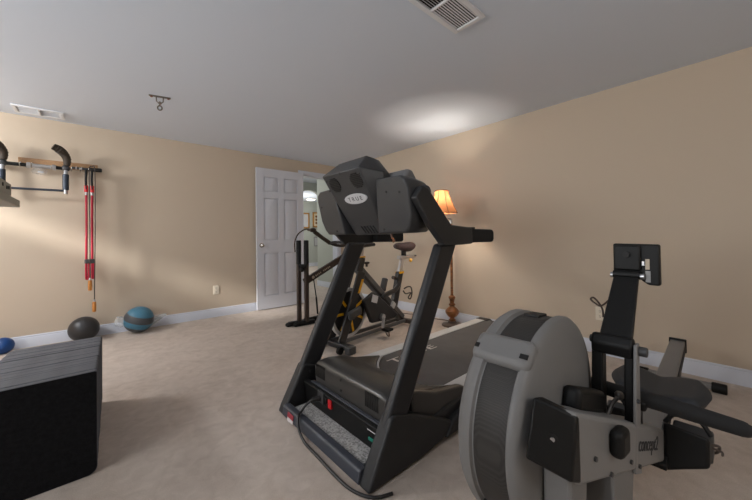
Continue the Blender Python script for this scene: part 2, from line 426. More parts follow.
def picture(x, z, w, h, fm, label, fig):
    t = thing('framed_picture', label, 'picture', (x, 10.28, z-h/2))
    b = MB(); f = .05 if fm is M['gold'] else .03
    b.box((x-w/2, 10.245, z-h/2), (x-w/2+f, 10.28, z+h/2)); b.box((x+w/2-f, 10.245, z-h/2), (x+w/2, 10.28, z+h/2))
    b.box((x-w/2, 10.245, z-h/2), (x+w/2, 10.28, z-h/2+f)); b.box((x-w/2, 10.245, z+h/2-f), (x+w/2, 10.28, z+h/2))
    b.build('frame', fm, t, bevel=.006)
    b = MB(); b.box((x-w/2+f, 10.262, z-h/2+f), (x+w/2-f, 10.278, z+h/2-f)); p = b.build('print', M['paper'] if fig else M['badge'], t)
    if fig:
        b = MB()
        for k in (-1, 0, 1): b.ball((x, 10.262, z+k*.12), .045, 12, (1, .1, 1))
        b.build('drawing', M['picink'], p)
picture(6.10, 1.70, .30, .56, M['gold'], 'tall gold framed print with three motifs, on the far hall wall', True)
picture(5.66, 1.66, .30, .56, M['gold'], 'gold framed picture partly hidden by the white door edge', False)
picture(6.12, .90, .26, .34, M['greyfr'], 'small pale grey frame hanging below the gold framed print', False)
t = thing('ceiling_light', 'round white ceiling light glowing beyond the hall arch', 'light', (5.50, 9.6, 2.36))
b = MB(); b.lathe([(0, -.055), (.09, -.052), (.14, -.03), (.15, -.012)], (5.50, 9.6, 2.36)); b.build('diffuser', M['hallamp'], t)
b = MB(); b.lathe([(.15, -.012), (.165, -.012), (.17, 0), (0, 0)], (5.50, 9.6, 2.36)); b.build('rim', M['silver'], t)

# ------------------------------------------------------------------ outlets, vents, hook
def outlet(name, label, c, ux, nx):
    t = thing(name, label, 'outlet', c); ux = V3(ux); n = V3(nx); c = V3(c); up = V3((0, 0, 1))
    b = MB(); b.obox(c+n*.003, ux, up, n, .07, .115, .006); b.build('cover_plate', M['plate'], t, bevel=.003)
    for s in (-1, 1):
        b = MB(); b.obox(c+n*.0072+up*s*.022, ux, up, n, .034, .03, .004); r = b.build('receptacle', M['plate'], t, bevel=.002)
        b = MB()
        for k in (-1, 1): b.obox(c+n*.0094+up*(s*.022+.003)+ux*k*.006, ux, up, n, .0025, .010, .001)
        b.obox(c+n*.0094+up*(s*.022-.009), ux, up, n, .005, .005, .001)
        b.build('slot', M['slot'], r)
outlet('wall_outlet', 'beige outlet plate on the back wall, left of the white door', (1.189, DA, .355), (1, 0, 0), (0, -1, 0))
outlet('wall_outlet', 'beige outlet plate on the right wall behind the rowing machine arm', (DB, .79, .345), (0, 1, 0), (-1, 0, 0))

def vent(name, label, x0, x1, y0, y1, along, secs, slatm, backm):
    t = thing(name, label, 'vent', ((x0+x1)/2, (y0+y1)/2, H))
    b = MB(); e = .028; zt, zb = H, H-.012
    b.box((x0, y0, zb), (x1, y0+e, zt)); b.box((x0, y1-e, zb), (x1, y1, zt)); b.box((x0, y0+e, zb), (x0+e, y1-e, zt)); b.box((x1-e, y0+e, zb), (x1, y1-e, zt))
    for k in range(1, secs):
        xm = x0+e+(x1-x0-2*e)*k/secs; b.box((xm-.008, y0+e, zb), (xm+.008, y1-e, zt))
    b.build('frame', M['vent'], t, bevel=.004)
    b = MB(); b.box((x0+e, y0+e, H-.0015), (x1-e, y1-e, H-.0005)); b.build('cavity', backm, t)
    for k in range(secs):
        b = MB(); a0 = x0+e+(x1-x0-2*e)*k/secs+.008; a1 = x0+e+(x1-x0-2*e)*(k+1)/secs-.008
        n = int((y1-y0-2*e)/.0135)
        for i in range(n):
            yy = y0+e+(i+.5)*(y1-y0-2*e)/n; tl = .35 if k == secs-1 else 1.0
            b.obox(((a0+a1)/2, yy, H-.006), (1, 0, 0), (0, math.cos(tl), math.sin(tl)), (0, -math.sin(tl), math.cos(tl)), a1-a0, .0105, .0014)
        b.build('louvre', slatm, t)
    return t
vent('ceiling_vent', 'white metal ceiling register with louvres, above the treadmill at the top of the photo', 1.10, 1.63, .905, 1.105, 'x', 2, M['vent'], M['ventdark'])
vent('ceiling_vent', 'long white ceiling register close to the back wall above the pull-up bar', -.572, -.235, 4.235, 4.463, 'x', 2, M['vent'], M['vent'])

t = thing('ceiling_hook', 'metal ceiling bracket with a swivel and hanging ring', 'hook', (.41, 3.247, H))
b = MB(); b.beam((.335, 3.265, H-.004), (.487, 3.229, H-.004), .026, .008); b.build('mounting_plate', M['steel'], t, bevel=.002)
for p in ((.352, 3.261), (.470, 3.233)):
    b = MB(); b.cyl((*p, H-.016), (*p, H-.006), .008, .010, 8); b.build('screw', M['rust'], t)
b = MB(); b.tube([(.385, 3.253, H-.006), (.387, 3.253, H-.045), (.397, 3.250, H-.054), (.423, 3.244, H-.054), (.433, 3.241, H-.045), (.435, 3.241, H-.006)], .0048, 8); b.build('bracket', M['steel'], t)
b = MB(); b.ball((.410, 3.247, H-.058), .014, 12); b.cyl((.410, 3.247, H-.085), (.410, 3.247, H-.05), .005); b.build('swivel', M['steel'], t)
b = MB(); b.tube([(.410+.016*math.cos(a)*.97, 3.247-.016*math.cos(a)*.24, H-.100+.019*math.sin(a)) for a in [2*PI*i/14 for i in range(14)]], .0058, 8, closed=True); b.build('ring', M['steel'], t)

# ------------------------------------------------------------------ grey shelf jutting in at the left edge
t = thing('metal_shelf', 'grey metal shelf deck jutting in at the left edge above the mats', 'shelf', (-.95, 1.6, 0))
b = MB(); b.box((-1.40, 1.05, 1.231), (-.288, 2.16, 1.284)); b.box((-1.40, 1.03, 1.284), (-.32, 2.14, 1.296)); b.build('box_beam', M['olive'], t, bevel=.004)
b = MB(); b.box((-1.44, 1.05, 1.184), (-.267, 2.2, 1.216)); b.build('shelf_plate', M['olive'], t, bevel=.003)
b = MB(); b.box((-1.30, 1.10, 1.216), (-.40, 2.1, 1.231)); b.build('spacer', M['slot'], t)
for y, z in ((1.98, 1.262), (2.06, 1.258), (2.10, 1.262)):
    b = MB(); b.cyl((-.290, y, z), (-.2855, y, z), .008, seg=10); b.build('bolt_hole', M['slot'], t)
for x in (-1.38, -.95):
    for y in (1.1, 2.12):
        b = MB(); b.box((x, y-.03, 0), (x+.06, y+.03, 1.184)); b.build('leg', M['olive'], t, bevel=.004)

# ------------------------------------------------------------------ stack of mats standing on edge
NM = 28; my0, my1 = 1.883, 2.684; mt = (my1-my0)/NM
def mpoly(e):
    out = []
    for sx, sz, a, r in ((1,1,0,.010),(-1,1,90,.03),(-1,-1,180,.03),(1,-1,270,.035)):
        cx, cz = sx*(.20-r), .22+sz*(.22-r)
        for k in range(6):
            t = math.radians(a+18*k); out.append((cx+(r-e)*math.cos(t), cz+(r-e)*math.sin(t)))
    return out
def mat_mesh():
    b = MB(); p = mpoly(0)
    e = .0024
    pin = mpoly(e)
    th = mt-.0010
    rings = [[(u, 0, w) for u, w in pin], [(u, e, w) for u, w in p], [(u, th-e, w) for u, w in p], [(u, th, w) for u, w in pin]]
    b.mi = 1; b.loft(rings, cap=False); b.mi = 0
    b.bm.verts.ensure_lookup_table(); n = len(p)
    b._f(b.bm.verts[0:n]); b._f(b.bm.verts[3*n:4*n])
    return b
first = None
for i in range(NM):
    f = i/(NM-1)
    if first is None:
        o = first = mat_mesh().build('exercise_mat', [M['felt'], M['mat_edge']])
    else:
        o = first.copy(); C.objects.link(o)
    hgt = .452+(.418-.452)*f+random.choice((0, .001, -.001, .002, -.002, -.006))
    xr = .001+.024*f+random.uniform(-.0015, .001)
    o.location = (xr-.20, my0+i*mt, 0); o.scale = (1, 1, hgt/.44)
    if i == 0: lb = 'frontmost mat of the standing stack, its black felt face in full view'
    elif i == NM-1: lb = 'rearmost grey mat of the standing stack, nearest the black ball'
    else: lb = 'thin grey-edged mat inside the stack standing on edge, only its rim showing'
    tag(o, lb, 'mat', 'grey-edged mats in the standing stack')

# ------------------------------------------------------------------ balls by the back wall
b = MB(); b.ball((0, 0, .124), .124, 32)
o = b.build('exercise_ball', M['ballblack']); o.location = (-.098, 4.435, 0); tag(o, 'black rubber ball against the baseboard, just behind the mat stack', 'ball')
b = MB(); b.lathe([(.1240, -.003), (.1252, 0), (.1240, .003)], (0, 0, .124), 'x'); b.build('seam', M['ballblack'], o, local=True)
b = MB(); b.ball((0, 0, .073), .073, 24)
o = b.build('exercise_ball', M['ballblue']); o.location = (-.645, 4.46, 0); tag(o, 'small blue ball at the left edge beside the baseboard', 'ball')
t = thing('medicine_ball', 'teal and black medicine ball wrapped in clear plastic, on the carpet by the back wall', 'ball', (.352, 4.405, 0))
R0 = .140
def band(a0, a1, n=6):
    return [(R0*math.cos(a0+(a1-a0)*i/n), R0*math.sin(a0+(a1-a0)*i/n)) for i in range(n+1)]
for nm, segs, m in (('ball_body', [(-PI/2, -.50), (-.04, .48)], 'dark'), ('teal_panel', [(-.50, -.04), (.48, PI/2)], 'teala')):
    b = MB()
    for a0, a1 in segs: b.lathe(band(a0, a1), (0, 0, .146), 'z', 32)
    bmesh.ops.rotate(b.bm, verts=b.bm.verts, cent=(0, 0, .146), matrix=Matrix.Rotation(.28, 3, 'Y') @ Matrix.Rotation(.22, 3, 'X'))
    b.build(nm, M[m], t, local=True)
b = MB(); b.ball((0, 0, .1475), .1455, 32)
for v in b.bm.verts:
    d = v.co-V3((0, 0, .1475)); k = max(0, d.x/.1455)
    v.co += V3((.05*k**6, 0, -.03*k**6)) + d.normalized()*(.006*math.sin(9*d.x/.05)*math.sin(7*d.z/.05)*(1 if d.z > -.1 else 0))
b.build('plastic_bag', M['bag'], t, local=True)
b = MB()
rings = []
for i in range(9):
    f = i/8; w = .050*(1-f)+.012; x = .105+.155*f; z = .105+.045*f
    rings.append([(x, .02+.02*f+.012*math.sin(2.2*k+2*f), max(.006, z+(k-3)/3*w)) for k in range(7)]+[(x, .012+.02*f+.012*math.sin(2.2*k+2*f), max(.004, z+(k-3)/3*w)) for k in range(6, -1, -1)])
b.loft(rings); b.build('bag_tail', M['bag2'], t, local=True)
b = MB(); b.ball((-.165, -.01, .15), .05, 14, (.9, .6, 1.1))
for v in b.bm.verts: v.co += V3((random.uniform(-.008, .008), random.uniform(-.008, .008), random.uniform(-.012, .012)))
b.build('bag_knot', M['bag2'], t, local=True)

# ------------------------------------------------------------------ pull-up bar, bands and jump rope on the back wall
WY = DA
t = thing('wall_hook_rail', 'light wood hook board screwed to the back wall, under the hanging bar', 'hook rail', (-.27, WY, 1.79))
b = MB(); b.box((-.566, WY-.02, 1.772), (.012, WY, 1.842)); b.build('board', M['pine'], t, bevel=.003)
for x in (-.545, -.47, -.33, -.19, -.125, -.06):
    b = MB(); b.tube([(x, WY-.02, 1.80), (x, WY-.045, 1.79), (x, WY-.060, 1.755), (x, WY-.084, 1.7395), (x, WY-.108, 1.755), (x, WY-.112, 1.78)], .0045, 8, smooth=4); b.build('hook', M['chrome'], t)
t = thing('pull_up_bar', 'dark doorway pull-up bar with foam grips hanging from the hook board', 'pull-up bar', (-.45, 4.49, 1.52))
yb = 4.494
b = MB(); b.cyl((-.74, yb, 1.761), (-.215, yb, 1.761), .017); b.build('main_bar', M['blk'], t)
b = MB(); b.cyl((-.71, yb, 1.761), (-.71, WY+.003, 1.761), .022); b.build('wall_pad', M['foam'], t)
b = MB(); b.cyl((-.50, yb, 1.761), (-.305, yb, 1.761), .020); b.build('sleeve', M['silver'], t)
for x in (-.49, -.315):
    b = MB(); b.cyl((x-.012, yb, 1.761), (x+.012, yb, 1.761), .028); b.build('collar', M['silver'], t)
b = MB(); b.cyl((-.68, yb-.02, 1.528), (-.235, yb-.02, 1.533), .011); b.build('lower_bar', M['bluegrey'], t)
for x in (-.655, -.232):
    b = MB(); b.ball((x, yb, 1.765), .034, 16, (1, .9, 1)); b.build('joint', M['blk2'], t)
    b = MB(); b.cyl((x, yb, 1.76), (x, yb-.02, 1.69), .017); b.cyl((x, yb-.02, 1.69), (x, yb-.02, 1.50), .017); b.build('upright', M['silver'], t)
    b = MB(); b.cyl((x, yb-.02, 1.70), (x, yb-.02, 1.54), .025); b.build('foam_grip', M['bluegrey'], t, bevel=.006)
    b = MB()
    pts = [(x+.008, yb-.02, 1.79), (x+.010, yb-.028, 1.85), (x-.012, yb-.05, 1.90), (x-.045, yb-.085, 1.93), (x-.085, yb-.10, 1.95)]
    for i in range(24):
        pass
    b.tube(pts, [.026, .034, .038, .039, .031], 14, smooth=6)
    n = 14
    b.bm.verts.ensure_lookup_table()
    for k, v in enumerate(b.bm.verts):
        if (k // n) % 2: v.co = v.co.lerp(V3((x, yb-.05, v.co.z)), .10)
    b.build('ridged_grip', M['ridge'], t)
t = thing('plastic_packet', 'crumpled clear plastic packet hanging at the middle of the pull-up bar', 'packet', (-.42, 4.45, 1.68))
b = MB(); b.ball((-.415, 4.452, 1.705), .045, 16, (1.2, .35, .7))
for v in b.bm.verts: v.co += V3((random.uniform(-.008, .008), random.uniform(-.005, .005), random.uniform(-.01, .01)))
b.build('film', M['bag'], t); 
b = MB(); b.box((-.425, 4.445, 1.690), (-.385, 4.456, 1.706)); b.build('card', M['badge'], t, bevel=.003)
t = thing('hanging_bar', 'short black foam bar end lying across the right hooks of the board', 'bar', (-.05, 4.475, 1.78))
b = MB(); b.cyl((-.185, 4.478, 1.774), (-.02, 4.478, 1.774), .013); b.build('shaft', M['blk2'], t)
b = MB(); b.cyl((-.05, 4.478, 1.774), (.045, 4.478, 1.775), .020); b.build('end_grip', M['foam'], t, bevel=.006)
for x in (-.155, -.115):
    b = MB(); b.cyl((x-.005, 4.478, 1.774), (x+.005, 4.478, 1.774), .0175); b.build('ring', M['silver'], t)

t = thing('resistance_band', 'red resistance tubing with black straps hanging from the hook board', 'resistance band', (-.06, 4.45, .62))
for x in (-.079, -.033):
    b = MB(); b.tube([(x, 4.462, 1.765), (x-.003, 4.458, 1.66), (x, 4.457, 1.56)], .018, 10, flat=.6); b.build('strap', M['foam'], t)
    b = MB(); b.cyl((x, 4.457, 1.60), (x, 4.457, 1.53), .016); b.build('cuff', M['red'], t)
    b = MB(); b.cyl((x, 4.457, 1.535), (x, 4.457, 1.50), .014); b.build('clip', M['silver'], t)
b = MB(); b.tube([(-.079, 4.457, 1.51), (-.077, 4.457, 1.2), (-.079, 4.457, .9), (-.081, 4.457, .66), (-.072, 4.457, .628), (-.060, 4.457, .66), (-.058, 4.457, .8)], .0105, 10, smooth=4); b.build('tube', M['redrope'], t)
b = MB(); b.tube([(-.033, 4.457, 1.51), (-.034, 4.457, 1.2), (-.033, 4.457, .9), (-.034, 4.457, .66), (-.030, 4.457, .632), (-.022, 4.457, .66), (-.022, 4.457, .8)], .0105, 10, smooth=4); b.build('tube', M['redrope'], t)
b = MB(); b.box((-.094, 4.442, .790), (-.017, 4.472, .835)); b.build('sleeve', M['blk2'], t, bevel=.006)
t = thing('jump_rope', 'jump rope with orange wooden handles hanging below the red tubing', 'jump rope', (-.04, 4.43, .28))
b = MB(); b.tube([(-.050, 4.422, .61), (-.052, 4.422, 1.2), (-.056, 4.425, 1.72), (-.050, 4.44, 1.792), (-.035, 4.44, 1.800), (-.012, 4.425, 1.75), (-.010, 4.422, 1.2), (-.018, 4.422, .40)], .0045, 8, smooth=5); b.build('cord', M['brown'], t)
for x, z in ((-.051, .62), (-.019, .395)):
    b = MB(); b.lathe([(0, 0), (.011, 0), (.016, -.012), (.0175, -.06), (.0155, -.105), (0, -.112)], (x, 4.422, z)); h = b.build('handle', M['handlewood'], t)
    b = MB(); b.cyl((x, 4.422, z-.004), (x, 4.422, z+.022), .012, .009, 12); b.build('ferrule', M['silver'], h)

# ------------------------------------------------------------------ floor lamp
LX, LY = 3.075, 2.185
t = thing('floor_lamp', 'bronze floor lamp with an amber bell shade, lit, near the right wall behind the treadmill', 'floor lamp', (LX, LY, 0))
c = (LX, LY, 0)
b = MB(); b.lathe([(0, .0), (.118, .0), (.120, .010), (.114, .020), (.085, .026), (.055, .034), (.045, .050), (.040, .055), (0, .055)], c); b.build('base', M['basewood'], t)
b = MB(); b.lathe([(.036, .055), (.042, .065), (.028, .078), (.024, .088), (.052, .11), (.075, .145), (.078, .168), (.060, .195), (.032, .215), (.026, .225), (.038, .236), (.038, .246), (.024, .258), (.030, .30), (.040, .318), (.036, .335), (.018, .345), (.015, .36), (.014, .8), (.0125, 1.185), (0, 1.19)], c); b.build('pole', M['bronze'], t)
SX, SY = 2.815, 2.112
b = MB(); b.tube([(LX, LY, 1.19), (LX, LY, 1.215), (LX-.03, LY-.006, 1.225), (SX+.06, SY+.012, 1.235), (SX, SY, 1.245), (SX, SY, 1.33)], .008, 10); b.cyl((LX, LY, 1.17), (LX, LY, 1.235), .016); b.ball((LX-.13, LY-.03, 1.228), .017, 12); b.build('swing_arm', M['silver'], t)
b = MB(); b.cyl((SX, SY, 1.30), (SX, SY, 1.37), .018); b.build('socket', M['bronze'], t)
b = MB(); b.ball((SX, SY, 1.405), .03, 16, (1, 1, 1.15)); b.build('bulb', M['bulb'], t)
NP = 8; prof = [(.172, 1.275), (.140, 1.335), (.108, 1.405), (.085, 1.465), (.072, 1.520)]
b = MB(); rings = []
for r, z in prof:
    rings.append([(SX+r*math.cos(2*PI*(k+.30)/NP), SY+r*math.sin(2*PI*(k+.30)/NP), z) for k in range(NP)])
b.loft(rings, cap=False); sh = b.build('lamp_shade', M['shade'], t, ang=20)
b = MB()
for k in range(NP):
    a = 2*PI*(k+.30)/NP; b.tube([(SX+(r+.001)*math.cos(a), SY+(r+.001)*math.sin(a), z) for r, z in prof], .0032, 6)
for r, z in (prof[0], prof[-1]):
    b.tube([(SX+(r+.001)*math.cos(2*PI*(k+.30)/NP), SY+(r+.001)*math.sin(2*PI*(k+.30)/NP), z) for k in range(NP)], .0042, 6, closed=True)
b.build('shade_trim', M['shadetrim'], sh)
b = MB()
for k in range(3): b.tube([(SX, SY, 1.31), (SX+.06*math.cos(2.1*k), SY+.06*math.sin(2.1*k), 1.40), (SX+.03*math.cos(2.1*k), SY+.03*math.sin(2.1*k), 1.50), (SX, SY, 1.515)], .002, 6)
b.build('harp', M['silver'], sh)
t = thing('power_cord', 'thin brown cord lying along the right baseboard behind the treadmill', 'cord', (3.2, 2.7, 0))
b = MB(); b.tube([(3.06, 3.05, .006), (3.10, 2.90, .006), (3.16, 2.78, .006), (3.13, 2.62, .006), (3.15, 2.5, .006), (3.19, 2.36, .006), (3.205, 2.25, .006), (3.21, 1.95, .006)], .004, 6, smooth=5); b.build('cable', M['cable'], t)

# ------------------------------------------------------------------ treadmill
TC = 1.395
t = thing('treadmill', 'large dark grey treadmill standing on the carpet in the middle of the room', 'treadmill', (1.6, TC, 0))
def sy(y): return 2*TC-y
for s in (0, 1):
    f = (lambda y: y) if s == 0 else sy
    y0, y1 = f(.988), f(1.040)
    # upright post
    b = MB(); b.loft([[(.905, y0, .20), (1.020, y0, .16), (1.020, y1, .16), (.905, y1, .20)], [(1.300, y0, .99), (1.450, y0, .99), (1.450, y1, .99), (1.300, y1, .99)]])
    b.build('upright', M['tmetal'], t, bevel=.018, seg=3)
    # moulded foot cover
    y0, y1 = f(.975), f(1.046)
    b = MB(); b.prism([(.803, .004), (.820, .045), (.935, .255), (.958, .264), (1.06, .226), (1.10, .212), (1.20, .165), (1.30, .118), (1.36, .086), (1.36, .03), (1.12, .004)], 'y', y0, y1)
    b.build('foot_cover', M['tmill'], t, bevel=.012, seg=3)
    # handlebar with bent bracket up to the console
    y0, y1 = f(.960), f(.996)
    b = MB(); b.prism(([(1.090, 1.205), (1.136, 1.264)] if s == 0 else [(1.150, 1.13), (1.180, 1.220)])+[ (1.178, 1.256), (1.298, 1.140), (1.358, 1.084), (1.55, 1.072), (1.553, .984), (1.46, .980), (1.288, .980), (1.285, .992), (1.195, 1.075)], 'y', y0, y1)
    b.build('handlebar_bracket', M['tmill'], t, bevel=.008, seg=2)
    b = MB(); b.prism([(1.545, .989), (1.545, 1.067), (1.81, 1.064), (1.826, 1.052), (1.826, 1.0), (1.81, .988)], 'y', f(.982), f(1.048)); b.build('hand_grip', M['foam'], t, bevel=.014, seg=3)
    b = MB(); b.box((1.56, min(f(.99), f(1.04)), 1.066), (1.63, max(f(.99), f(1.04)), 1.076)); b.build('grip_sensor', M['blk'], t, bevel=.004)
    b = MB()
    for x, z in ((1.175, 1.15), (1.21, 1.125), (1.175, 1.115), (1.34, 1.03), (1.50, 1.03), (1.42, 1.06)): b.cyl((x, f(.974), z), (x, f(.985), z), .006, seg=10)
    b.build('bolt', M['blk'], t)
    # long side frame under the deck
    b = MB(); b.prism([(1.14, .045), (1.34, .045), (2.92, .06), (2.96, .09), (2.96, .155), (1.36, .155), (1.14, .12)], 'y', f(1.0), f(1.06)); b.build('side_frame', M['tmetal'], t, bevel=.01)
    b = MB(); b.prism([(1.30, .02), (1.52, .02), (1.95, .06), (1.95, .135), (1.70, .145), (1.50, .125), (1.36, .09)], 'y', f(.965), f(1.03)); b.build('pivot_cover', M['tmill'], t, bevel=.014, seg=3)
    # side rail and rear cap
    b = MB(); b.prism([(1.33, .186), (2.93, .186), (2.93, .155), (1.33, .155)], 'y', f(1.02), f(1.112)); b.build('side_rail', M['rail'], t, bevel=.004)
    b = MB(); b.prism([(2.90, .10), (2.90, .192), (2.97, .192), (3.0, .175), (3.0, .10)], 'y', f(1.015), f(1.14)); b.build('end_cap', M['tmill'], t, bevel=.008)
    b = MB(); b.cyl((2.85, f(1.02), .04), (2.85, f(1.06), .04), .04); b.build('rear_foot', M['blk'], t)
# belt and deck
b = MB(); b.box((1.12, 1.115, .172), (2.95, sy(1.115), .183)); b.build('running_belt', M['belt'], t)
b = MB(); b.box((1.14, 1.08, .10), (2.92, sy(1.08), .168)); b.build('deck', M['blk'], t, bevel=.006)
b = MB(); b.cyl((2.945, 1.10, .14), (2.945, sy(1.10), .14), .042); b.build('rear_roller', M['blk2'], t)
text('belt_lettering', 'TRUE', .095, M['whiteprint'], (1.715, 1.555, .1838), (1, 0.0, 0), (0, 1, 0), t, sx=2.1, ext=.0003)
# motor hood: front face, rounded top, arched rear edge
b = MB(); ys = [1.055+(1.665-1.055)*i/16 for i in range(17)]
rings = []
for y in ys:
    q = (y-1.36)/(.305); back = 1.30+.20*abs(q)**2.5; ed = .012*(abs(q) > .98)
    rings.append([(.985, y, .115), (.972, y, .20), (.970, y, .270), (.980, y, .296-ed), (.992, y, .306-ed), (1.06, y, .310-ed), (1.16, y, .294-ed), (1.24, y, .258-ed*.5), (back-.02, y, .205), (back, y, .186), (back, y, .12)])
b.loft(rings); hood = b.build('motor_hood', M['hood'], t, bevel=.006, ang=50)
pts = [(1.16, .285), (1.28, .240), (1.40, .218), (1.50, .205), (1.54, .19), (1.54, .12), (1.10, .12), (1.10, .30)]
b = MB(); b.prism(pts, 'y', 1.012, 1.06); b.build('hood_wing', M['hood'], t, bevel=.012, seg=3)
b = MB(); b.tube([(1.303+.20*abs((y-1.36)/.305)**2.5, y, .191) for y in ys], .008, 8); b.build('hood_trim', M['badge'], t)
# front face details
b = MB(); b.prism([(.93, .172), (.958, .18), (.99, .115), (.99, .05), (.945, .05)], 'y', 1.06, sy(1.06)); fr = b.build('front_panel', M['blk'], t, bevel=.004)
b = MB(); b.box((.950, 1.05, .172), (.972, 1.68, .183)); b.build('panel_ledge', M['slate'], t, bevel=.003)
for y0 in (1.10, 1.555):
    b = MB()
    for k in range(8): b.box((.9685, y0+.004+k*.0125, .215), (.9715, y0+.0105+k*.0125, .288))
    b.build('vent_slots', M['slot'], hood)
b = MB()
for y, z in ((1.07, .22), (1.40, .215), (sy(1.07), .22), (1.40, .27)): b.cyl((.967, y, z), (.975, y, z), .006, seg=10)
b.build('hood_screw', M['slot'], hood)
def onfront(nm, y, z, w, h, m, th=.006, par=None):
    x = .93+.015*(.19-z)/.14
    b = MB(); b.box((x-th, y-w/2, z-h/2), (x+.004, y+w/2, z+h/2)); return b.build(nm, m, par or fr, bevel=.002)
onfront('power_socket', 1.535, .145, .06, .06, M['blk2'], .010)
onfront('power_switch', 1.445, .140, .030, .045, M['red'], .010)
onfront('reset_button', 1.485, .145, .018, .03, M['slot'], .008)
onfront('green_switch', 1.115, .105, .035, .014, M['teal'], .007)
onfront('printed_label', 1.11, .145, .06, .006, M['badge'], .0025)
b = MB(); b.box((.848, 1.075, .035), (.965, 1.70, .055)); b.build('front_step', M['speck'], t, bevel=.008, seg=3)
b = MB(); b.prism([(.815, .004), (.800, .012), (.808, .058), (.816, .066), (.846, .066), (.856, .05), (.856, .004)], 'y', 1.04, sy(1.04)); bar = b.build('front_crossbar', M['slate'], t, bevel=.004)
b = MB(); b.obox((.8015, 1.645, .043), (0, 1, 0), (.19, 0, .98), (-.98, 0, .19), .065, .024, .003); b.build('sticker', M['sticker'], bar)
b = MB(); b.obox((.7985, 1.645, .020), (0, 1, 0), (.19, 0, .98), (-.98, 0, .19), .065, .018, .003); b.build('sticker', M['stickw'], bar)
# console
CC = 1.41
def cf(z): return 1.073+(1.29-z)*.215
def wing(sg):
    w = [(.195, 1.322), (.345, 1.318), (.376, 1.298), (.390, 1.255), (.385, 1.13), (.362, 1.072), (.335, 1.045), (.150, 1.043), (.168, 1.165)]
    if sg < 0: w = [(a_+(.018 if a_ > .3 else 0), z_) for a_, z_ in w]
    return [(sg*a_, z_) for a_, z_ in (w if sg > 0 else reversed(w))]
con = None
for sg in (-1, 1):
    w = wing(sg); b = MB(); cs = sg*.27
    rings = [[(cf(z), CC+cs+(s-cs)*.975, 1.165+(z-1.165)*.975) for s, z in w], [(cf(z)+.010, CC+s, z) for s, z in w], [(1.16+(1.29-z)*.2, CC+s, z) for s, z in w],
             [(1.25+(1.29-z)*.2, CC+s*.95, 1.165+(z-1.165)*.96) for s, z in w], [(1.285+(1.29-z)*.2, CC+s*.90, 1.165+(z-1.165)*.88) for s, z in w]]
    b.loft(rings); con = b.build('console_wing', M['console'], t, bevel=.006, ang=45)
b = MB(); b.prism([(1.20, 1.05), (1.16, 1.28), (1.26, 1.30), (1.31, 1.12), (1.30, 1.05)], 'y', CC-.20, CC+.20); b.build('console_core', M['tmill'], t, bevel=.006)
# raised centre pod of the console (bulges forward, taller than the wings)
b = MB()
rows_ = [(1.190, .128, 1.040, 0), (1.0345, .164, 1.290, 0), (.980, .172, 1.378, 0)]
def prow(xf, hw, z, xs, ws, zs, xb): return [(xf, CC-hw, z), (xf, CC+hw, z), (xs, CC+ws, zs), (xb, CC+ws*.9, zs), (xb, CC-ws*.9, zs), (xs, CC-ws, zs)]
b.loft([prow(1.190, .128, 1.040, 1.235, .142, 1.040, 1.26), prow(1.112, .146, 1.165, 1.16, .180, 1.165, 1.22), prow(1.0345, .164, 1.290, 1.105, .222, 1.295, 1.19),
        prow(.980, .172, 1.378, 1.12, .205, 1.366, 1.18), prow(1.070, .125, 1.458, 1.125, .125, 1.450, 1.17)])
pod = b.build('console_pod', M['console'], t, bevel=.006, ang=28)
# logo plate, speaker grilles, vents and screws follow the pod's sloping front
def podx(z): # front plane of the pod at height z
    for (x0, _, z0, _), (x1, _, z1, _) in zip(rows_, rows_[1:]):
        if z <= z1: return x0+(x1-x0)*(z-z0)/(z1-z0)
    return rows_[-1][0]
sl = V3((rows_[2][0]-rows_[0][0], 0, rows_[2][2]-rows_[0][2])).normalized(); rt = V3((0, -1, 0)); nn = rt.cross(sl).normalized()
pz = 1.238; pc = V3((podx(pz), CC-.035, pz))
b = MB(); b.loft([[pc+nn*d+rt*.098*k*math.cos(a)+sl*.030*k*math.sin(a) for a in [2*PI*i/28 for i in range(28)]] for d, k in ((-.012, 1), (.004, 1), (.006, .97))]); lg = b.build('logo_plate', M['badge'], pod)
text('logo_lettering', 'T R U E', .034, M['ink'], pc+nn*.0066, rt, sl, lg, ext=.0004, sx=1.1)
for sgn in (-1, 1):
    b = MB(); gc = V3((podx(1.322), CC+sgn*.098-.01, 1.322))
    for k in range(-4, 5):
        w = .046*math.sqrt(max(0, 1-(k/4.6)**2))*2
        b.obox(gc+sl*k*.0095+nn*.001, rt, sl, nn, w, .0058, .006)
    b.build('speaker_grille', M['slot'], pod)
b = MB()
for k in range(5): b.obox((podx(1.070), CC-.075+k*.026, 1.070), (0, 1, 0), V3(sl)+V3((0, .3, 0)), nn, .007, .05, .006)
b.build('lower_vent', M['slot'], pod)
b = MB()
for s, z in ((-.15, 1.35), (.0, 1.372), (.15, 1.35), (.165, 1.30)):
    b.cyl((podx(z)-.0015, CC+s, z), (podx(z)+.01, CC+s, z), .006, seg=10)
for s, z in ((-.26, 1.25), (-.35, 1.24), (-.20, 1.065), (.35, 1.22), (.23, 1.065)):
    b.cyl((cf(z)-.003, CC+s, z), (cf(z)+.01, CC+s, z), .006, seg=10)
b.build('console_screw', M['slot'], con)
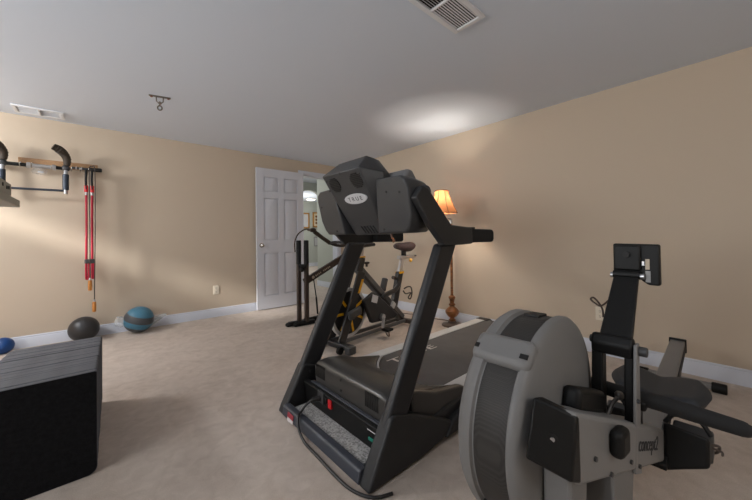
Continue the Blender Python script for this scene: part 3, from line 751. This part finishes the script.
# display back, fan and light rim behind the console
b = MB(); b.loft([[(x, CC+s*.30, z) for x, z in ((1.15, 1.27), (1.175, 1.345), (1.20, 1.378), (1.24, 1.378), (1.32, 1.27), (1.36, 1.14), (1.28, 1.10))] for s in (-1, 1)]); b.build('display_housing', M['dgrey'], t, bevel=.03, seg=4)
b = MB(); b.lathe([(0, -.025), (.030, -.022), (.036, -.010), (.036, .03), (0, .03)], (1.215, 1.02, 1.245), 'y'); b.build('fan_knob', M['slate'], t)
b = MB(); b.tube([(1.23, 1.27, 1.045), (1.23, 1.262, 1.02), (1.232, 1.248, 1.008), (1.234, 1.26, .998)], .006, 8, smooth=3); b.build('safety_key', M['bronze'], t)
# power cord
b = MB(); b.tube([(.935, 1.535, .140), (.895, 1.55, .140), (.865, 1.575, .115), (.835, 1.58, .085), (.805, 1.56, .075), (.785, 1.52, .04), (.776, 1.44, .008), (.770, 1.30, .008), (.764, 1.15, .008), (.770, 1.04, .008), (.81, .955, .008), (.88, .92, .008)], .0068, 8, smooth=5); pc_ = b.build('power_cord', M['blackcord'], t)
b = MB(); b.cyl((.925, 1.538, .140), (.885, 1.553, .138), .015, .011, 12); b.build('plug', M['blackcord'], pc_)

# ------------------------------------------------------------------ spin bike
BA = math.radians(8.5)
t = thing('spin_bike', 'black spin bike with yellow spokes and maroon saddle, behind the treadmill', 'exercise bike', (1.655, 2.47, 0), BA)
def bp(b, name, m, **k): return b.build(name, m, t, local=True, **k)
b = MB(); b.beam((-.02, -.20, .055), (-.02, .26, .055), .06, .05, (0, 0, 1)); bp(b, 'front_stabiliser', M['bike'], bevel=.01)
for y in (-.21, .26):
    b = MB(); b.box((-.06, y-.035, 0), (.03, y+.035, .075)); bp(b, 'stabiliser_foot', M['blk2'], bevel=.015)
for y in (-.14, .15):
    b = MB(); b.cyl((-.075, y-.015, .032), (-.075, y+.015, .032), .032); bp(b, 'transport_wheel', M['blk'])
b = MB(); b.beam((1.06, -.25, .05), (1.06, .25, .05), .06, .05); bp(b, 'rear_stabiliser', M['brown'], bevel=.01)
for y in (-.26, .24):
    b = MB(); b.box((1.01, y-.035, 0), (1.11, y+.035, .075)); bp(b, 'stabiliser_foot', M['blk2'], bevel=.015)
for y in (-.055, .055):
    b = MB(); b.beam((0, y, .065), (1.05, y, .055), .03, .035); bp(b, 'floor_rail', M['bikegrey'], bevel=.006)
for y in (-.075, .075):
    b = MB(); b.loft([[(-.04, y-.012, .06), (.055, y-.012, .06), (.055, y+.012, .06), (-.04, y+.012, .06)], [(.235, y-.012, .70), (.335, y-.012, .68), (.335, y+.012, .68), (.235, y+.012, .70)]])
    fk = bp(b, 'fork_blade', M['bike'], bevel=.006)
    b = MB(); s = -1 if y < 0 else 1
    b.hull8([(.215, y+s*.0125, .49), (.245, y+s*.0125, .485), (.245, y+s*.0145, .485), (.215, y+s*.0145, .49), (.275, y+s*.0125, .62), (.305, y+s*.0125, .615), (.305, y+s*.0145, .615), (.275, y+s*.0145, .62)])
    b.build('yellow_stripe', M['yellow'], fk, local=True)
    b = MB(); b.obox((.155, y+s*.03, .315), (1, 0, .25), (-.25, 0, 1), (0, 1, 0), .17, .085, .045); bp(b, 'axle_cover', M['blk2'], bevel=.035, seg=4)
fc = (.175, 0, .305)
b = MB(); b.lathe([(0, -.018), (.19, -.018), (.205, -.014), (.205, .014), (.19, .018), (0, .018)], fc, 'y', 40); fl = bp(b, 'flywheel', M['bike'])
b = MB(); b.lathe([(.205, -.021), (.232, -.021), (.236, 0), (.232, .021), (.205, .021)], fc, 'y', 48); b.build('rim', M['rail'], fl, local=True)
for k in range(7):
    a = 2*PI*k/7+.45
    for y in (-.020, .020):
        b = MB(); d = V3((math.cos(a), 0, math.sin(a))); p = V3((-math.sin(a), 0, math.cos(a)))
        b.obox(V3(fc)+d*.14+V3((0, y, 0)), d, p, (0, 1, 0), .11, .024, .006); b.build('spoke', M['yellow'], fl, local=True)
b = MB(); b.beam((.33, 0, .70), (1.05, 0, .075), .07, .085); bp(b, 'main_beam', M['bikegrey'], bevel=.012)
b = MB(); b.beam((.34, 0, .665), (1.03, 0, .065), .074, .03); bp(b, 'beam_underside', M['bike'], bevel=.006)
b = MB(); b.loft([[(.255, -.04, .68), (.345, -.04, .67), (.345, .04, .67), (.255, .04, .68)], [(.325, -.03, .83), (.40, -.03, .815), (.40, .03, .815), (.325, .03, .83)]]); hd = bp(b, 'head_tube', M['bike'], bevel=.008)
b = MB(); b.box((.318, -.034, .822), (.392, .034, .836)); b.build('yellow_collar', M['yellow'], hd, local=True)
b = MB(); b.beam((.352, 0, .82), (.385, 0, .945), .035, .05, (1, 0, 0)); bp(b, 'handlebar_post', M['silver'], bevel=.006)
b = MB(); b.lathe([(0, 0), (.012, .003), (.012, .03), (.030, .034), (.032, .052), (0, .056)], (.445, -.0, .72)); bp(b, 'resistance_knob', M['brown'])
b = MB(); b.prism([(.30, .40), (.46, .47), (.56, .40), (.86, .17), (.80, .135), (.42, .16), (.36, .28)], 'y', -.095, -.045); bp(b, 'chain_guard', M['bike'], bevel=.012)
b = MB(); b.obox((.455, -.099, .40), (1, 0, -.35), (.35, 0, 1), (0, 1, 0), .09, .075, .004); bp(b, 'badge_sticker', M['badge'])
b = MB(); b.obox((.83, -.045, .27), (.75, 0, -.65), (.65, 0, .75), (0, 1, 0), .06, .06, .02); bp(b, 'beam_sticker', M['badge'])
b = MB(); b.cyl((.56, -.13, .20), (.56, .13, .20), .03); b.beam((.56, -.125, .20), (.545, -.125, .09), .018, .03, (0, 1, 0)); b.beam((.56, .125, .20), (.58, .125, .33), .018, .03, (0, 1, 0)); bp(b, 'crank', M['silver'], bevel=.004)
for x, y, z in ((.545, -.185, .085), (.58, .185, .335)):
    b = MB(); b.box((x-.045, y-.045, z-.012), (x+.045, y+.045, z+.012)); pd = bp(b, 'pedal', M['blk'], bevel=.006)
    b = MB(); b.tube([(x-.04, y-.05, z), (x-.03, y-.045, z-.05), (x, y, z-.06), (x+.03, y+.045, z-.045), (x+.04, y+.05, z)], .006, 6, smooth=3); b.build('toe_strap', M['brown'], pd, local=True)
b = MB(); b.tube([(.62, -.06, .38), (.70, -.06, .41), (.86, -.05, .43), (.98, -.03, .50)], [.02, .028, .028, .02], 8, smooth=3); bp(b, 'seat_stay', M['bike'])
b = MB(); b.cyl((.70, 0, .44), (.75, 0, .57), .036, .034); bp(b, 'water_bottle', M['blk2'], bevel=.008)
b = MB(); b.beam((.88, 0, .19), (1.02, 0, .615), .055, .085, (1, 0, 0)); st = bp(b, 'seat_tube', M['bike'], bevel=.008)
b = MB(); b.box((.978, -.032, .60), (1.065, .032, .622)); b.build('yellow_collar', M['yellow'], st, local=True)
b = MB(); b.beam((1.015, 0, .60), (1.085, 0, .79), .034, .06, (1, 0, 0)); bp(b, 'seat_post', M['silver'], bevel=.005)
b = MB(); b.box((1.01, -.03, .765), (1.30, .03, .805)); bp(b, 'saddle_slider', M['silver'], bevel=.006)
b = MB(); b.box((1.22, -.02, .782), (1.36, .02, .80)); bp(b, 'slider_bar', M['bikegrey'], bevel=.004)
b = MB(); b.cyl((1.20, -.02, .75), (1.215, -.045, .735), .02); bp(b, 'adjust_knob', M['yellow'], bevel=.004)
b = MB(); b.cyl((.93, 0, .555), (.89, 0, .565), .02); b.cyl((.97, 0, .55), (.93, 0, .555), .008); bp(b, 'adjust_knob', M['brown'])
b = MB(); rings = []
for x, w, h, zc in ((.935, .022, .02, .922), (.97, .032, .030, .924), (1.02, .038, .038, .922), (1.09, .054, .044, .914), (1.15, .080, .050, .910), (1.20, .092, .052, .914), (1.25, .080, .042, .92), (1.27, .05, .02, .92)):
    rings.append([(x, w*math.cos(a), zc+h*(math.sin(a) if math.sin(a) > 0 else 1.3*math.sin(a))) for a in [2*PI*i/16 for i in range(16)]])
b.loft(rings); bp(b, 'saddle', M['saddle'])
b = MB(); b.cyl((1.11, 0, .80), (1.11, 0, .88), .03); bp(b, 'saddle_clamp', M['blk'])
b = MB(); b.tube([(1.05, -.04, .42), (1.10, -.06, .44), (1.18, -.05, .42), (1.20, -.05, .35), (1.15, -.06, .29), (1.12, -.05, .31), (1.16, -.06, .36), (1.07, -.05, .36), (1.02, -.05, .40)], .008, 7, smooth=4); bp(b, 'hanging_strap', M['brown'])
# handlebars: crossbar with two forward horns
b = MB(); b.tube([(.385, -.16, .955), (.385, .16, .955)], .016, 10); b.beam((.30, 0, .950), (.45, 0, .950), .04, .03); bp(b, 'handlebar', M['bike'])
for s in (-1, 1):
    b = MB(); y = s*.16
    b.tube([(.385, y, .955), (.20, y*.9, .945), (.06, y*.8, .975)], .016, 10, smooth=4); bp(b, 'horn', M['bike'])
    b = MB(); b.tube([(.06, y*.8, .975), (-.03, y*.8, 1.025), (-.13, y*.8, 1.085)], .019, 10); bp(b, 'horn_grip', M['ridge'])
b = MB(); b.tube([(.06, -.13, .975), (.03, 0, .985), (.06, .13, .975)], .014, 10, smooth=3); bp(b, 'handlebar_bridge', M['bike'])
b = MB(); b.ball((-.145, .128, 1.098), .026, 12, (1.4, 1, .8)); b.box((-.19, .10, 1.09), (-.13, .15, 1.104)); bp(b, 'bar_end_clamp', M['brown'])
b = MB(); b.tube([(-.16, .13, 1.10), (-.21, .16, 1.105), (-.265, .19, 1.06), (-.285, .21, .99), (-.28, .215, .90)], .006, 7, smooth=4); bp(b, 'brake_cable', M['cable'])

# ------------------------------------------------------------------ slanted beam machine by the door
t = thing('exercise_machine', 'dark exercise machine with twin padded posts and a slanted lettered beam, by the white door', 'exercise machine', (1.85, 3.4, 0))
for x, y in ((1.795, 3.43), (1.862, 3.37)):
    b = MB(); b.box((x-.022, y-.022, .04), (x+.022, y+.022, .76)); b.build('post', M['brown'], t, bevel=.005)
    b = MB(); b.cyl((x, y, .72), (x, y, 1.0), .029); b.build('foam_sleeve', M['foam'], t, bevel=.006)
    b = MB(); b.beam((x-.13, y+.02, .03), (x+.10, y-.0, .03), .055, .05); b.build('base_bar', M['blk'], t, bevel=.01)
    b = MB(); b.ball((x-.13, y+.02, .026), .034, 12, (1, 1, .76)); b.build('rubber_foot', M['blk'], t)
b = MB(); b.cyl((1.78, 3.40, .70), (1.85, 3.34, .70), .02); b.ball((1.80, 3.36, .66), .03, 12); b.build('post_clamp', M['blk'], t)
b = MB(); b.beam((1.85, 3.40, .505), (2.46, 3.40, .792), .045, .075); bm_ = b.build('slanted_beam', M['brown'], t, bevel=.005)
dr = V3((.61, 0, .287)).normalized()
b = MB(); p = V3((1.955, 3.376, .555)); b.cyl(p, p+V3((0, -.003, 0)), .018, seg=14); b.build('round_badge', M['tan'], bm_)
b = MB(); up_ = V3((-dr.z, 0, dr.x))
for k in range(10):
    if k == 4: continue
    h_ = (.022, .016, .020, .018)[k % 4]; b.obox(V3((1.995, 3.3768, .572))+dr*(.024*k), dr, up_, (0, 1, 0), .012, h_, .002)
b.build('beam_lettering', M['tan'], bm_)
b = MB(); b.beam((2.40, 3.40, .74), (2.40, 3.40, .03), .045, .045, (1, 0, 0)); b.beam((2.40, 3.25, .025), (2.40, 3.55, .025), .05, .05); b.build('rear_leg', M['brown'], t, bevel=.005)
b = MB(); b.cyl((1.975, 3.40, .53), (2.02, 3.42, .30), .007, seg=8); b.cyl((2.02, 3.42, .30), (2.05, 3.44, .09), .011, seg=8); b.build('strut', M['blk'], t)
b = MB(); b.beam((1.86, 3.42, .05), (2.10, 3.50, .03), .04, .04); b.box((2.03, 3.42, 0), (2.13, 3.53, .05)); b.build('base_plate', M['blk'], t, bevel=.008)

# ------------------------------------------------------------------ rowing machine
t = thing('rowing_machine', 'grey and black rowing machine with a round flywheel cage, in the right foreground', 'rowing machine', (1.7, .3, 0))
fc = V3((.992, 0, .499))
prof_shell = [(.0, .316), (.16, .318), (.232, .325), (.262, .334), (.280, .340), (.2885, .349), (.2885, .358), (.280, .362), (.279, .366)]
b = MB(); b.lathe(prof_shell, fc, 'y', 72); cage = b.build('flywheel_cover', M['rgrey'], t, ang=50)
b = MB(); b.lathe([(.279, .448), (.280, .452), (.2885, .456), (.2885, .480), (.278, .494), (.25, .502), (.10, .505), (0, .505)], fc, 'y', 72); b.build('flywheel_cover', M['rgrey'], t, ang=50)
b = MB(); b.lathe([(.279, .364), (.2815, .38), (.2815, .434), (.279, .450)], fc, 'y', 72); b.build('perforated_band', M['perf'], t)
b = MB(); b.lathe([(0, .38), (.27, .38), (.27, .444), (0, .444)], fc, 'y', 48); b.build('flywheel', M['blk'], t)
def onwheel(nm, a, w, rad, h, y0, y1, m, bev=.01):
    d = V3((math.cos(a), 0, math.sin(a))); p = V3((-math.sin(a), 0, math.cos(a)))
    b = MB(); b.obox(fc+d*rad+V3((0, (y0+y1)/2, 0)), p, (0, 1, 0), d, w, y1-y0, h); return b.build(nm, m, t, bevel=bev, seg=3)
ba_ = math.radians(129)
br = onwheel('carry_bracket', ba_, .085, .279, .040, .338, .496, M['rgrey'], .018)
d = V3((math.cos(ba_), 0, math.sin(ba_)))
for y, w_ in ((.354, .034), (.482, .02)):
    b = MB(); b.obox(fc+d*.2995+V3((0, y, 0))-V3((-d.z, 0, d.x))*-.012, (-d.z, 0, d.x), (0, 1, 0), d, .013, w_*.6, .0025); b.build('bracket_slot', M['slot'], br)
onwheel('top_label', math.radians(86), .06, .283, .008, .392, .436, M['slot'], .002)
lb = onwheel('model_label', math.radians(219), .03, .2825, .010, .372, .452, M['slot'], .002)
a = math.radians(219); d = V3((math.cos(a), 0, math.sin(a))); p = V3((math.sin(a), 0, -math.cos(a)))
text('model_lettering', 'M O D E L', .017, M['badge'], fc+d*.2882+V3((0, .412, 0)), (0, -1, 0), p, lb, ext=.0003)
onwheel('lower_bracket', math.radians(232), .07, .272, .04, .345, .490, M['rgrey'], .014)
# main frame box (tapers and slopes down to the rail)
def hull(nm, pts, m, bev=.008, seg=2, par=None):
    b = MB(); b.hull8(pts); return b.build(nm, m, par or t, bevel=bev, seg=seg)
fr_ = hull('main_frame', [(.79, .2385, .470), (1.405, .170, .272), (1.405, .278, .272), (.765, .318, .515), (.79, .2385, .634), (1.405, .170, .380), (1.405, .278, .380), (.77, .318, .640)], M['rgrey2'], .010)
hull('front_cap', [(.752, .2385, .500), (.806, .2370, .470), (.79, .318, .510), (.708, .318, .532), (.792, .2385, .626), (.814, .2370, .622), (.80, .318, .640), (.757, .318, .652)], M['blk'], .006)
b = MB(); n = V3((-1, -.4, 0)).normalized(); p = V3((.754, .277, .575)); b.cyl(p-n*.012, p+n*.004, .006, .005, 14); b.build('cap_bolt', M['silver'], t)
b = MB(); b.cyl(p-n*.012, p+n*.001, .012, .012, 16); b.build('bolt_recess', M['slot'], t)
pn = V3((-.1066, -1, 0)).normalized(); pr_ = V3((1, -.107, 0)).normalized()
def panel(x, z): return V3((x, .2385-.1114*(x-.79), z))
ps = V3((.625, -.067, -.24)).normalized()
text('brand_lettering', 'concept2', .058, M['ink'], panel(1.250, .390)+pn*.0012, pr_ + V3((0, 0, -.37)), V3((.0, 0, 1)), fr_, ext=.0005, sx=.85)
b = MB(); b.obox(panel(.985, .505)+pn*.014, pr_, (0, 0, 1), pn, .062, .068, .032); b.build('chain_clip', M['blk'], t, bevel=.014, seg=3)
for x, z in ((.875, .50), (.965, .425), (1.10, .40), (1.165, .545), (1.165, .36)):
    b = MB(); b.cyl(panel(x, z)-pn*.002, panel(x, z)+pn*.005, .006, seg=10); b.build('frame_bolt', M['blk2'], t)
# chain guide on top of the frame
b = MB(); b.obox((1.035, .292, .560), V3((1, -.03, -.36)), (0, 1, 0), (.36, 0, 1), .22, .045, .062); b.build('chain_guide', M['blk'], t, bevel=.014, seg=3)
b = MB(); b.tube([(1.16, .275, .455), (1.20, .265, .50), (1.23, .255, .515)], .006, 8); b.ball((1.235, .254, .517), .014, 10); b.tube([(1.235, .254, .517), (1.31, .22, .49)], .004, 6); b.build('chain', M['steel'], t)
# legs
hull('front_leg', [(.82, .262, .01), (.90, .262, .01), (.90, .322, .01), (.82, .322, .01), (.82, .262, .50), (.92, .255, .47), (.92, .318, .47), (.80, .318, .52)], M['rgrey'], .008)
hull('front_leg', [(1.02, .215, .01), (1.08, .210, .01), (1.10, .300, .01), (1.04, .302, .01), (1.0, .222, .40), (1.16, .206, .36), (1.18, .296, .36), (1.02, .300, .40)], M['rgrey'], .006)
b = MB(); b.beam((.90, .06, .025), (.98, .66, .025), .07, .05); b.build('front_foot', M['blk'], t, bevel=.012)
# monitor arm
for nm, y0, y1, m in (('arm_post', .283, .313, 'blk'), ('arm_post', .208, .230, 'blk')):
    hull(nm, [(1.16, y0, .34), (1.22, y0, .34), (1.22, y1, .34), (1.16, y1, .34), (1.185, y0, .695), (1.225, y0, .695), (1.225, y1, .695), (1.185, y1, .695)], M[m], .004)
hull('side_plate', [(1.135, .1985, .350), (1.195, .195, .325), (1.195, .203, .325), (1.135, .2065, .350), (1.175, .198, .700), (1.212, .198, .700), (1.212, .206, .700), (1.175, .206, .700)], M['rgrey2'], .002)
b = MB(); b.prism([(1.178, .655), (1.172, .690), (1.186, .716), (1.212, .712), (1.232, .690), (1.230, .655)], 'y', .208, .313); b.build('arm_hinge', M['blk'], t, bevel=.008, seg=3)
b = MB(); b.cyl((1.205, .178, .678), (1.205, .208, .678), .014); b.build('hinge_knob', M['blk2'], t, bevel=.003)
b = MB(); b.cyl((1.205, .310, .690), (1.205, .322, .690), .012); b.build('hinge_nut', M['blk2'], t, bevel=.003)
b = MB(); b.loft([[(1.185, .213, .69), (1.205, .213, .68), (1.205, .297, .68), (1.185, .297, .69)], [(1.362, .222, .88), (1.382, .222, .87), (1.382, .290, .87), (1.362, .290, .88)]]); b.build('monitor_arm', M['blk'], t, bevel=.004)
b = MB()
b.prism([(.296, .992), (.171, .989), (.170, .852), (.200, .852), (.212, .862), (.226, .872), (.296, .876)], 'x', 1.392, 1.425); mon = b.build('monitor', M['blk'], t, bevel=.005)
b = MB(); b.box((1.378, .218, .900), (1.396, .292, .986)); b.build('mount_block', M['blk'], mon, bevel=.005)
b = MB(); b.cyl((1.375, .218, .885), (1.375, .292, .885), .014); b.build('tilt_hinge', M['blk'], mon)
b = MB(); b.cyl((1.368, .255, .955), (1.380, .255, .955), .010); b.build('mount_bolt', M['slot'], mon)
for y_ in (.208, .290):
    b = MB(); b.cyl((1.375, y_, .882), (1.375, y_+.010, .882), .010); b.build('hinge_pin', M['silver'], mon)
b = MB(); b.box((1.3895, .196, .905), (1.3925, .207, .940)); b.build('sticker', M['tan'], mon)
b = MB(); b.box((1.3895, .194, .862), (1.3925, .207, .900)); b.build('sticker', M['greyfr'], mon)
b = MB(); b.box((1.385, .209, .918), (1.3925, .215, .932)); b.build('connector', M['silver'], mon)
b = MB(); b.tube([(1.33, .295, .80), (1.31, .315, .778), (1.31, .333, .785), (1.31, .346, .797), (1.31, .338, .804), (1.31, .325, .792), (1.31, .312, .768), (1.29, .305, .745)], .003, 6, smooth=4); b.build('sensor_cable', M['cable'], t)
# foot rests
for s in (0, 1):
    yo, yi = (.068, .178) if s == 0 else (.390, .280)
    hull('foot_rest', [(1.43, yo, .290), (1.62, yo, .235), (1.62, yi, .235), (1.43, yi, .225), (1.445, yo, .378), (1.60, yo, .30), (1.60, yi, .30), (1.445, yi, .388)], M['blk'], .010, 3)
    hull('heel_cup', [(1.60, yo, .22), (1.70, yo, .21), (1.70, yi, .21), (1.60, yi, .22), (1.60, yo, .27), (1.70, yo, .30), (1.70, yi, .30), (1.60, yi, .27)], M['blk2'], .008)
    ym = (yo+yi)/2
    b = MB(); b.tube([(1.50, yo, .365), (1.50, yo+(yi-yo)*.2, .400), (1.51, ym, .412), (1.50, yi-(yi-yo)*.2, .400), (1.50, yi, .365)], .012, 8, smooth=3, flat=.6); b.build('foot_strap', M['foam'], t)
hull('frame_ramp', [(1.40, .165, .245), (1.48, .165, .245), (1.48, .29, .245), (1.40, .29, .245), (1.40, .165, .262), (1.48, .165, .30), (1.48, .29, .30), (1.40, .29, .262)], M['blk'], .004)
b = MB(); b.tube([(1.60, .072, .29), (1.66, .055, .265), (1.72, .062, .215), (1.74, .078, .195), (1.70, .085, .20)], .005, 7, smooth=4); b.tube([(1.62, .072, .27), (1.68, .050, .24), (1.74, .050, .20)], .004, 7, smooth=3); b.build('strap_tail', M['brown'], t)
# rail, seat, handle, rear legs
ra, rb = V3((1.42, .213, .325)), V3((2.965, .281, .262))
b = MB(); b.beam(ra, rb, .074, .075); rail = b.build('monorail', M['alu'], t, bevel=.006)
b = MB(); b.beam(ra+V3((.02, -.0385, -.004)), rb+V3((-.02, -.0385, -.004)), .004, .045); b.beam(ra+V3((.02, .0385, -.004)), rb+V3((-.02, .0385, -.004)), .004, .045); b.build('rail_groove', M['slot'], rail)
b = MB(); b.obox(rb+V3((.006, 0, .004)), (1, .044, 0), (0, 1, 0), (0, 0, 1), .02, .088, .09); b.build('rail_end_cap', M['blk'], rail, bevel=.004)
b = MB(); b.beam((2.88, .278, .25), (2.99, .283, .05), .05, .03, (0, 1, 0)); b.build('rear_leg', M['rgrey2'], t, bevel=.004)
b = MB(); b.beam((2.985, .115, .035), (2.97, .45, .035), .045, .035); b.build('rear_foot', M['rgrey2'], t, bevel=.006)
for y, x in ((.092, 2.986), (.472, 2.969)):
    b = MB(); b.cyl((x, y-.035, .032), (x, y+.035, .032), .032, seg=14); b.build('rubber_foot', M['blk'], t, bevel=.006)
b = MB(); b.obox((1.80, .232, .318), (1, .044, 0), (-.044, 1, 0), (0, 0, 1), .16, .12, .05); b.build('seat_carriage', M['blk'], t, bevel=.008)
# contoured seat: two lobes and a notch at the back
b = MB(); nx, ny = 18, 22; top = []; bot = []
for i in range(nx+1):
    rt_, rb_ = [], []
    for j in range(ny+1):
        u = -1+2*i/nx; v = -1+2*j/ny
        x = .122*u*math.sqrt(1-.25*v**4); y = .160*v*math.sqrt(1-.32*u*u)*(1-.06*(u < -.2)*(-u-.2))
        edge = max(abs(u), abs(v)); sag = .022*(1-v*v*.2)*math.exp(-((u-.1)**2)*1.5)*(.4+.6*(abs(v) < 2))
        z = .396+.012*math.cos(v*PI)*-1*.6 + .010*u - .010*math.exp(-(v/.22)**2)*(u > -.9) - .02*max(0, edge-.85)/.15
        rt_.append(V3((1.80+x, .235+y+.03*x, z))); rb_.append(V3((1.80+x*.9,   .235+y*.9+.03*x, .348)))
    top.append(rt_); bot.append(rb_)
T_ = [[b.bm.verts.new(p) for p in r] for r in top]; B_ = [[b.bm.verts.new(p) for p in r] for r in bot]
for i in range(nx):
    for j in range(ny):
        b._f([T_[i][j], T_[i+1][j], T_[i+1][j+1], T_[i][j+1]]); b._f([B_[i][j+1], B_[i+1][j+1], B_[i+1][j], B_[i][j]])
for i in range(nx):
    b._f([B_[i][0], B_[i+1][0], T_[i+1][0], T_[i][0]]); b._f([T_[i][ny], T_[i+1][ny], B_[i+1][ny], B_[i][ny]])
for j in range(ny):
    b._f([T_[0][j], T_[0][j+1], B_[0][j+1], B_[0][j]]); b._f([B_[nx][j], B_[nx][j+1], T_[nx][j+1], T_[nx][j]])
b.build('seat', M['seat'], t, ang=60)
b = MB(); b.tube([(1.305, -.008, .497), (1.302, .0, .498), (1.285, .10, .508), (1.270, .18, .516), (1.262, .215, .516), (1.270, .255, .514), (1.29, .34, .508), (1.30, .42, .500), (1.301, .428, .500)], [.012, .021, .024, .024, .021, .023, .023, .021, .012], 12, smooth=4); h = b.build('handle', M['foam'], t)
b = MB(); b.beam((1.262, .19, .500), (1.262, .245, .500), .045, .03); b.build('handle_hub', M['blk'], h, bevel=.008)
b = MB(); b.beam((1.235, .215, .47), (1.262, .215, .40), .05, .02, (0, 1, 0)); b.box((1.24, .205, .36), (1.29, .235, .488)); b.build('handle_hook', M['blk'], t, bevel=.006)

# ------------------------------------------------------------------ lights
def area(name, loc, rot_to, sx, sy_, power, col):
    l = bpy.data.lights.new(name, 'AREA'); l.shape = 'RECTANGLE'; l.size = sx; l.size_y = sy_; l.energy = power; l.color = col
    o = bpy.data.objects.new(name, l); C.objects.link(o); o.location = loc
    o.rotation_euler = (V3(rot_to)-V3(loc)).to_track_quat('-Z', 'Y').to_euler(); return o
def point(name, loc, power, col, r):
    l = bpy.data.lights.new(name, 'POINT'); l.energy = power; l.color = col; l.shadow_soft_size = r
    o = bpy.data.objects.new(name, l); C.objects.link(o); o.location = loc; return o
point('bulb_light', (SX, SY, 1.41), 72, (1, .89, .76), .035)
# flush ceiling lamp in the left half of the room (out of frame)
t = thing('ceiling_lamp', 'glowing glass ceiling lamp out of frame on the left', 'lamp', (-1.75, 3.75, H))
b = MB(); b.lathe([(0, -.03), (.13, -.03), (.14, 0), (0, 0)], (-1.75, 3.75, H)); b.build('canopy', M['silver'], t)
b = MB(); b.cyl((-1.75, 3.75, H-.05), (-1.75, 3.75, H-.03), .012); b.build('stem', M['silver'], t)
point('left_ceiling_lamp', (-1.75, 3.75, H-.17), 67, (1, 1, 1), .15)
area('window_fill', (XL-.25, (wy0+wy1)/2, 1.5), (.5, 2.2, 2.2), 1.9, 1.0, 62, (.94, .97, 1))  # added fill behind the left opening, tilted up to brighten the ceiling
point('hall_light', (2.2, 6.5, 1.9), 30, (1, .98, .94), .3)
point('far_room_light', (4.6, 9.0, 1.7), 42, (1, .97, .92), .3)
point('near_fill', (.75, -.85, 1.35), 12.5, (1, 1, 1), .25)  # added fill without a fixture, brightens the near side of the rower

sd = V3((1, .22, -.50)).normalized()
sl_ = bpy.data.lights.new('streak_spot', 'SPOT'); sl_.energy = 6500; sl_.spot_size = math.radians(13); sl_.spot_blend = .1; sl_.shadow_soft_size = .28; sl_.color = (1, .98, .95)  # added spot outside the narrow slot, throws the streak on the back wall
so = bpy.data.objects.new('streak_spot', sl_); C.objects.link(so); so.location = V3((XL, (vy0+vy1)/2, (vz0+vz1)/2))-sd*6; so.rotation_euler = sd.to_track_quat('-Z', 'Y').to_euler()
w = bpy.data.worlds.new('World'); bpy.context.scene.world = w; w.use_nodes = True
w.node_tree.nodes['Background'].inputs['Color'].default_value = (.75, .85, 1, 1)
w.node_tree.nodes['Background'].inputs['Strength'].default_value = .6

# ------------------------------------------------------------------ camera
yaw, pitch, roll = math.radians(41.3314), math.radians(.60666), math.radians(-.711)
F = V3((math.sin(yaw)*math.cos(pitch), math.cos(yaw)*math.cos(pitch), math.sin(pitch)))
R = V3((math.cos(yaw), -math.sin(yaw), 0)); U = R.cross(F)
R, U = R*math.cos(roll)+U*math.sin(roll), -R*math.sin(roll)+U*math.cos(roll)
cam = bpy.data.cameras.new('camera'); cam.sensor_width = 36; cam.lens = 317.854/752*36; cam.shift_y = -16.014/752; cam.clip_start = .02
co = bpy.data.objects.new('camera', cam); C.objects.link(co)
co.matrix_world = Matrix(((R.x, U.x, -F.x, 0), (R.y, U.y, -F.y, 0), (R.z, U.z, -F.z, 1.02459), (0, 0, 0, 1)))
sc = bpy.context.scene; sc.camera = co
sc.view_settings.view_transform = 'Standard'; sc.view_settings.look = 'None'; sc.view_settings.gamma = 1; sc.view_settings.use_curve_mapping = False
sc.view_settings.exposure = .14
